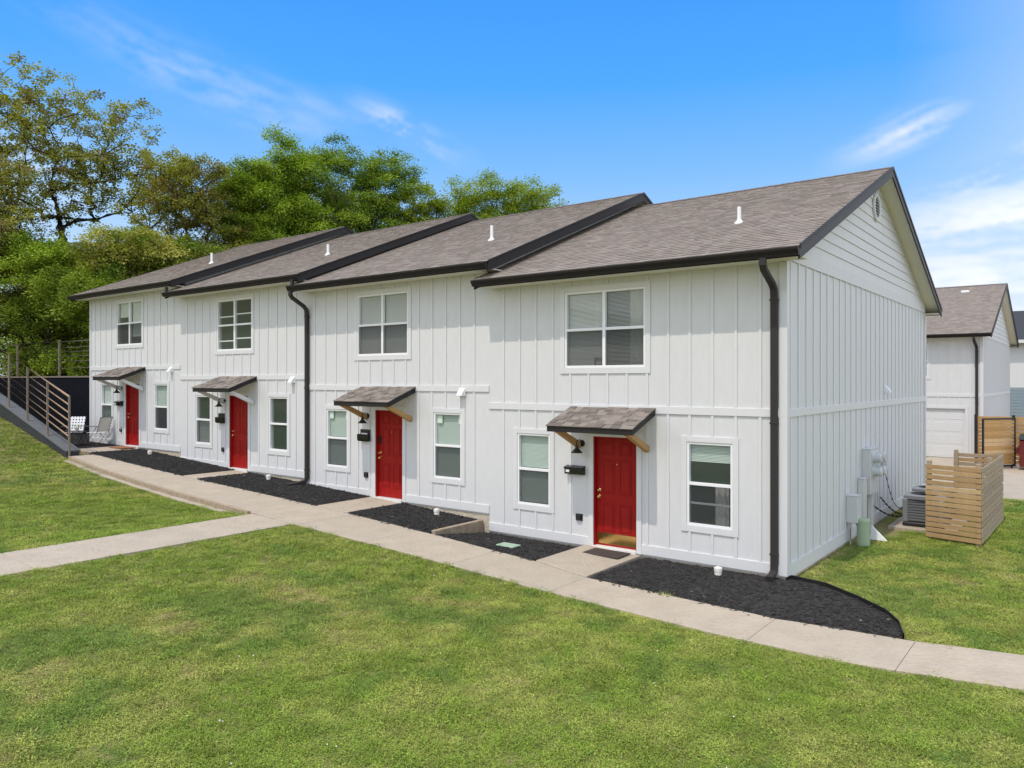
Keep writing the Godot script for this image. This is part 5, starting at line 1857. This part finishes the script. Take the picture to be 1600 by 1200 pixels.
	g2.prism([Vector3(-0.95, 0.1, -0.5), Vector3(-0.95, 1.2, -0.55), Vector3(-0.95, 1.05, 0.6), Vector3(-0.95, 0.1, 0.5)], Vector3(1.9, 0, 0))
	part(d, "body", g2, M.dumpster_red)
	for k in 3:
		put_bar(d, "rib", Vector3(-0.99, 0.25 + 0.28 * k, -0.52), Vector3(-0.94, 0.32 + 0.28 * k, 0.56), M.dumpster_red, 0.01)
	put_bar(d, "fork_pocket", Vector3(-1.08, 0.55, -0.25), Vector3(-0.951, 0.78, 0.3), M.dumpster_red, 0.015)
	for k in 5:
		g2 = Geo.new()
		var zz := -0.56 + k * 0.24
		var y0 := 1.22 - (zz + 0.55) * 0.13
		g2.cbox(Vector3(-0.99, y0, zz), Vector3(0.99, y0 + 0.035, zz + 0.225), 0.012)
		part(d, "lid_rib", g2, M.dumpster_lid)
	# a brick house glimpsed through the trees
	var f := thing("far_house", "tan brick house with brown roof glimpsed through the trees", "house", Vector3(-74.0, 3.3, -22.0), 0.65)
	g2 = Geo.new()
	g2.box(Vector3(-5.0, 0.0, -4.0), Vector3(5.0, 9.6, 4.0))
	part(f, "wall", g2, M.brick_tan)
	g2 = Geo.new()
	g2.prism([Vector3(-5.6, 9.601, 4.7), Vector3(-5.6, 13.4, 0.0), Vector3(-5.6, 9.601, -4.7)], Vector3(11.2, 0, 0))
	part(f, "roof", g2, M.far_roof)
	for i in 2:
		for j in 2:
			put_bar(f, "window", Vector3(-3.2 + i * 5.0, 1.4 + j * 4.2, 4.002), Vector3(-1.8 + i * 5.0, 3.2 + j * 4.2, 4.06), M.vinyl, 0.01)

func make_trees() -> void:
	var olive := [Color(0.27, 0.28, 0.065), Color(0.5, 0.48, 0.14), Color(0.29, 0.22, 0.1)]
	var green := [Color(0.18, 0.29, 0.035), Color(0.43, 0.54, 0.085)]
	var lime := [Color(0.26, 0.35, 0.04), Color(0.48, 0.55, 0.09)]
	var deep := [Color(0.15, 0.225, 0.035), Color(0.32, 0.4, 0.065)]
	var pine := [Color(0.1, 0.14, 0.04), Color(0.19, 0.215, 0.065)]
	var gold := [Color(0.31, 0.33, 0.06), Color(0.56, 0.52, 0.15), Color(0.2, 0.3, 0.05)]
	# base, fork height, trunk radius, lobes [centre, half sizes] from the base
	tree("oak_tree", "tall airy oak with bare limbs and sparse olive-brown leaf tufts", Vector3(-43.4, 3.3, -6.8), 7.4, 0.27, [
		[Vector3(-1.6, 14.8, 1.6), Vector3(4.8, 4.0, 4.4)], [Vector3(2.2, 13.0, -1.8), Vector3(3.8, 3.4, 3.4)], [Vector3(-3.4, 11.2, 2.6), Vector3(2.8, 2.6, 2.8)], [Vector3(3.8, 10.4, -3.0), Vector3(2.8, 2.2, 2.6)], [Vector3(0.0, 11.0, 0.0), Vector3(3.0, 2.4, 3.0)]], 620, 4, 0.36, 0.15, olive, 201, 0.1, "trees behind the row", Vector3(-0.4, 0, 0.3))
	tree("oak_tree", "rounded olive-gold oak between the airy oak and bright green maple", Vector3(-35.6, 3.3, -10.2), 4.2, 0.24, [
		[Vector3(-0.2, 10.0, 0.2), Vector3(2.6, 2.5, 2.6)], [Vector3(-0.9, 7.0, 0.9), Vector3(2.4, 2.0, 2.4)], [Vector3(1.0, 6.6, -1.0), Vector3(2.0, 2.2, 2.0)]], 260, 9, 0.5, 0.12, olive, 202, 0.06)
	tree("oak_tree", "olive oak at the far left, in front of the airy oak", Vector3(-42.0, 3.3, -2.3), 5.0, 0.3, [
		[Vector3(0.0, 10.4, 0.0), Vector3(2.6, 2.0, 2.6)], [Vector3(0.8, 7.4, -0.6), Vector3(2.8, 2.4, 2.6)]], 230, 7, 0.5, 0.12, olive, 203, 0.12)
	tree("maple_tree", "bright green maple with the tallest pointed dense crown", Vector3(-35.0, 3.3, -15.8), 4.5, 0.3, [
		[Vector3(0.0, 12.8, 0.0), Vector3(2.0, 2.4, 2.0)], [Vector3(0.0, 11.0, 0.0), Vector3(3.1, 2.4, 3.1)], [Vector3(0.2, 8.6, -0.2), Vector3(3.6, 2.6, 3.6)], [Vector3(0.8, 6.2, -0.6), Vector3(3.6, 2.2, 3.6)]], 520, 12, 0.64, 0.12, green, 204, 0.04)
	tree("maple_tree", "smaller green maple beside the olive-gold oak", Vector3(-35.4, 3.3, -13.2), 4.0, 0.2, [
		[Vector3(0.0, 11.0, 0.0), Vector3(1.8, 2.0, 1.8)], [Vector3(0.0, 8.8, 0.0), Vector3(2.4, 2.6, 2.4)]], 190, 12, 0.6, 0.12, green, 205, 0.03)
	tree("maple_tree", "green tree with an airy uneven top behind the dark cedar", Vector3(-34.4, 3.3, -21.3), 6.0, 0.28, [
		[Vector3(-1.0, 13.6, 0.8), Vector3(2.3, 2.2, 2.3)], [Vector3(1.4, 12.8, -1.0), Vector3(2.6, 2.1, 2.3)], [Vector3(0.0, 9.8, 0.0), Vector3(3.4, 2.8, 3.4)], [Vector3(2.0, 7.6, -1.6), Vector3(2.6, 2.2, 2.6)]], 350, 11, 0.6, 0.12, [Color(0.15, 0.25, 0.032), Color(0.37, 0.48, 0.075)], 206, 0.06)
	tree("cedar_tree", "dark dull cedar in front of the green maples", Vector3(-33.0, 3.3, -17.8), 3.0, 0.2, [
		[Vector3(0.0, 10.4, 0.0), Vector3(1.1, 1.8, 1.1)], [Vector3(0.0, 7.8, 0.0), Vector3(1.7, 2.4, 1.7)]], 230, 9, 0.4, 0.09, pine, 207, -0.02)
	tree("slender_tree", "slender light green tree left of the yellow-green one", Vector3(-31.2, 3.3, -23.8), 6.0, 0.16, [
		[Vector3(0.0, 11.2, 0.0), Vector3(1.6, 1.9, 1.6)], [Vector3(0.0, 8.6, 0.0), Vector3(1.9, 2.0, 1.9)]], 130, 9, 0.52, 0.12, lime, 208, 0.12)
	tree("slender_tree", "slender light green tree nearer the green maples", Vector3(-32.6, 3.3, -22.6), 6.0, 0.16, [
		[Vector3(0.0, 10.6, 0.0), Vector3(1.5, 1.9, 1.5)], [Vector3(0.0, 8.2, 0.0), Vector3(2.0, 2.0, 2.0)]], 115, 9, 0.52, 0.12, lime, 209, 0.12)
	tree("spreading_tree", "broad yellow-green tree above the middle of the roof", Vector3(-28.8, 3.3, -28.1), 5.5, 0.3, [
		[Vector3(-0.9, 11.6, 0.7), Vector3(2.6, 2.4, 2.6)], [Vector3(1.7, 11.6, -1.3), Vector3(2.6, 2.0, 2.4)], [Vector3(0.3, 8.6, -0.2), Vector3(4.2, 2.6, 4.0)]], 380, 11, 0.6, 0.12, lime, 210, 0.05)
	# lower layer behind the terrace fence
	tree("understory_tree", "fresh green low tree behind the terrace railing", Vector3(-37.5, 3.3, -3.6), 2.2, 0.14, [
		[Vector3(0.0, 5.4, 0.0), Vector3(2.2, 1.5, 2.2)], [Vector3(1.6, 3.6, -1.2), Vector3(1.8, 1.3, 1.8)]], 150, 9, 0.55, 0.12, green, 211, 0.1)
	tree("understory_tree", "yellow-olive flowering low tree above the roof's far end", Vector3(-34.8, 3.3, -6.4), 2.6, 0.16, [
		[Vector3(0.0, 6.2, 0.0), Vector3(2.6, 1.7, 2.6)], [Vector3(-1.8, 4.4, 1.4), Vector3(1.7, 1.3, 1.7)]], 190, 9, 0.55, 0.12, gold, 212, 0.06)
	tree("understory_tree", "dark green low tree shading the terrace", Vector3(-33.2, 3.3, -4.4), 1.8, 0.13, [
		[Vector3(0.0, 3.6, 0.0), Vector3(2.2, 1.3, 2.2)], [Vector3(-1.6, 4.4, 1.0), Vector3(1.5, 1.1, 1.5)]], 150, 9, 0.55, 0.12, deep, 213, 0.1)
	tree("understory_tree", "shadowy low tree behind the upper end of the railing", Vector3(-39.0, 3.3, -4.6), 1.8, 0.15, [
		[Vector3(0.0, 3.6, 0.0), Vector3(2.8, 1.8, 2.4)], [Vector3(-1.4, 6.2, 1.2), Vector3(2.2, 1.4, 2.2)]], 190, 9, 0.55, 0.12, deep, 214, 0.02)
	tree("understory_tree", "mid green low tree against the roof's far slope", Vector3(-34.0, 3.3, -9.4), 2.4, 0.15, [
		[Vector3(0.0, 5.2, 0.0), Vector3(2.4, 2.2, 2.4)]], 140, 9, 0.55, 0.12, [Color(0.16, 0.24, 0.035), Color(0.34, 0.41, 0.07)], 215, 0.02)
	tree("understory_tree", "deep green tree closing the view behind the low trees", Vector3(-44.0, 3.3, -9.0), 2.0, 0.2, [
		[Vector3(0.0, 4.4, 0.0), Vector3(4.5, 3.0, 3.2)], [Vector3(4.5, 4.0, -4.0), Vector3(4.0, 3.0, 3.0)]], 260, 9, 0.55, 0.12, deep, 216, -0.05)
	tree("understory_tree", "deep green tree behind the cedar and maples", Vector3(-38.0, 3.3, -19.0), 2.5, 0.2, [
		[Vector3(0.0, 5.0, 0.0), Vector3(3.6, 3.2, 3.6)], [Vector3(4.2, 5.2, -4.5), Vector3(3.6, 3.2, 3.6)]], 240, 9, 0.55, 0.12, deep, 217, -0.05)
	tree("understory_tree", "dim olive tree filling the left edge above the railing", Vector3(-42.6, 3.3, -4.0), 2.2, 0.16, [
		[Vector3(0.0, 4.0, 0.0), Vector3(3.0, 2.6, 2.6)], [Vector3(-2.4, 3.0, 2.4), Vector3(2.4, 2.0, 2.0)]], 210, 9, 0.55, 0.12, [Color(0.17, 0.2, 0.04), Color(0.36, 0.37, 0.085)], 218, 0.04)
	var sp := [[Vector3(-31.0, 3.3, -4.0), 0.75, "leafy shrub pressed against the house's far corner", green], [Vector3(-34.2, 3.3, -3.9), 0.7, "low shrub behind the middle of the terrace railing", deep], [Vector3(-37.0, 3.3, -3.7), 0.85, "rounded shrub behind the terrace railing's upper post", green], [Vector3(-40.0, 3.3, -3.6), 1.0, "large shrub where the terrace railing leaves the picture", deep]]
	for i in sp.size():
		var s: float = sp[i][1]
		tree("shrub", sp[i][2], sp[i][0], 0.3, 0.05, [[Vector3(0, 0.8 * s, 0), Vector3(1.2 * s, 0.9 * s, 0.9 * s)]], 55, 5, 0.24, 0.11, sp[i][3], 230 + i, -0.05, "shrubs on the terrace")
	tree("shrub", "light green shrub growing through the upper railing", Vector3(-27.3, 2.35, 2.9), 0.2, 0.03, [[Vector3(0, 0.9, 0), Vector3(0.6, 0.5, 0.5)]], 40, 5, 0.2, 0.1, lime, 240, -0.05, "shrubs on the terrace")

	# the mass of undergrowth on the terrace and far behind the trees
	var ug := thing("undergrowth", "leafy undergrowth filling the terrace below the trees", "undergrowth")
	ug.set_meta("kind", "stuff")
	var r := RandomNumberGenerator.new()
	r.seed = 55
	var pl := []
	var tn := []
	for i in 5200:
		var x := r.randf_range(-72.0, -29.0)
		var z := r.randf_range(-34.0, 9.0)
		if z > -4.6 and x > -45.0: continue
		if x > -40.0 and z < -26.0: continue
		var top := 1.2 + 2.4 * (nz.get_noise_2d(x * 2.0, z * 2.0) + 0.6) + (1.5 if x < -46.0 else 0.0)
		var sc := r.randf_range(0.9, 1.8)
		pl.append(Transform3D(Basis.from_euler(Vector3(r.randf_range(-0.4, 0.4), r.randf() * TAU, 0.0)).scaled(Vector3(sc, sc, sc)), Vector3(x, 3.2 + r.randf() * top, z)))
		tn.append(deep[0].lerp(deep[1], r.randf()) * r.randf_range(0.85, 1.15))
	scatter(ug, "leaves", clump(31, 30, 0.4, 0.15, 0.2), M.leaf, pl, tn)
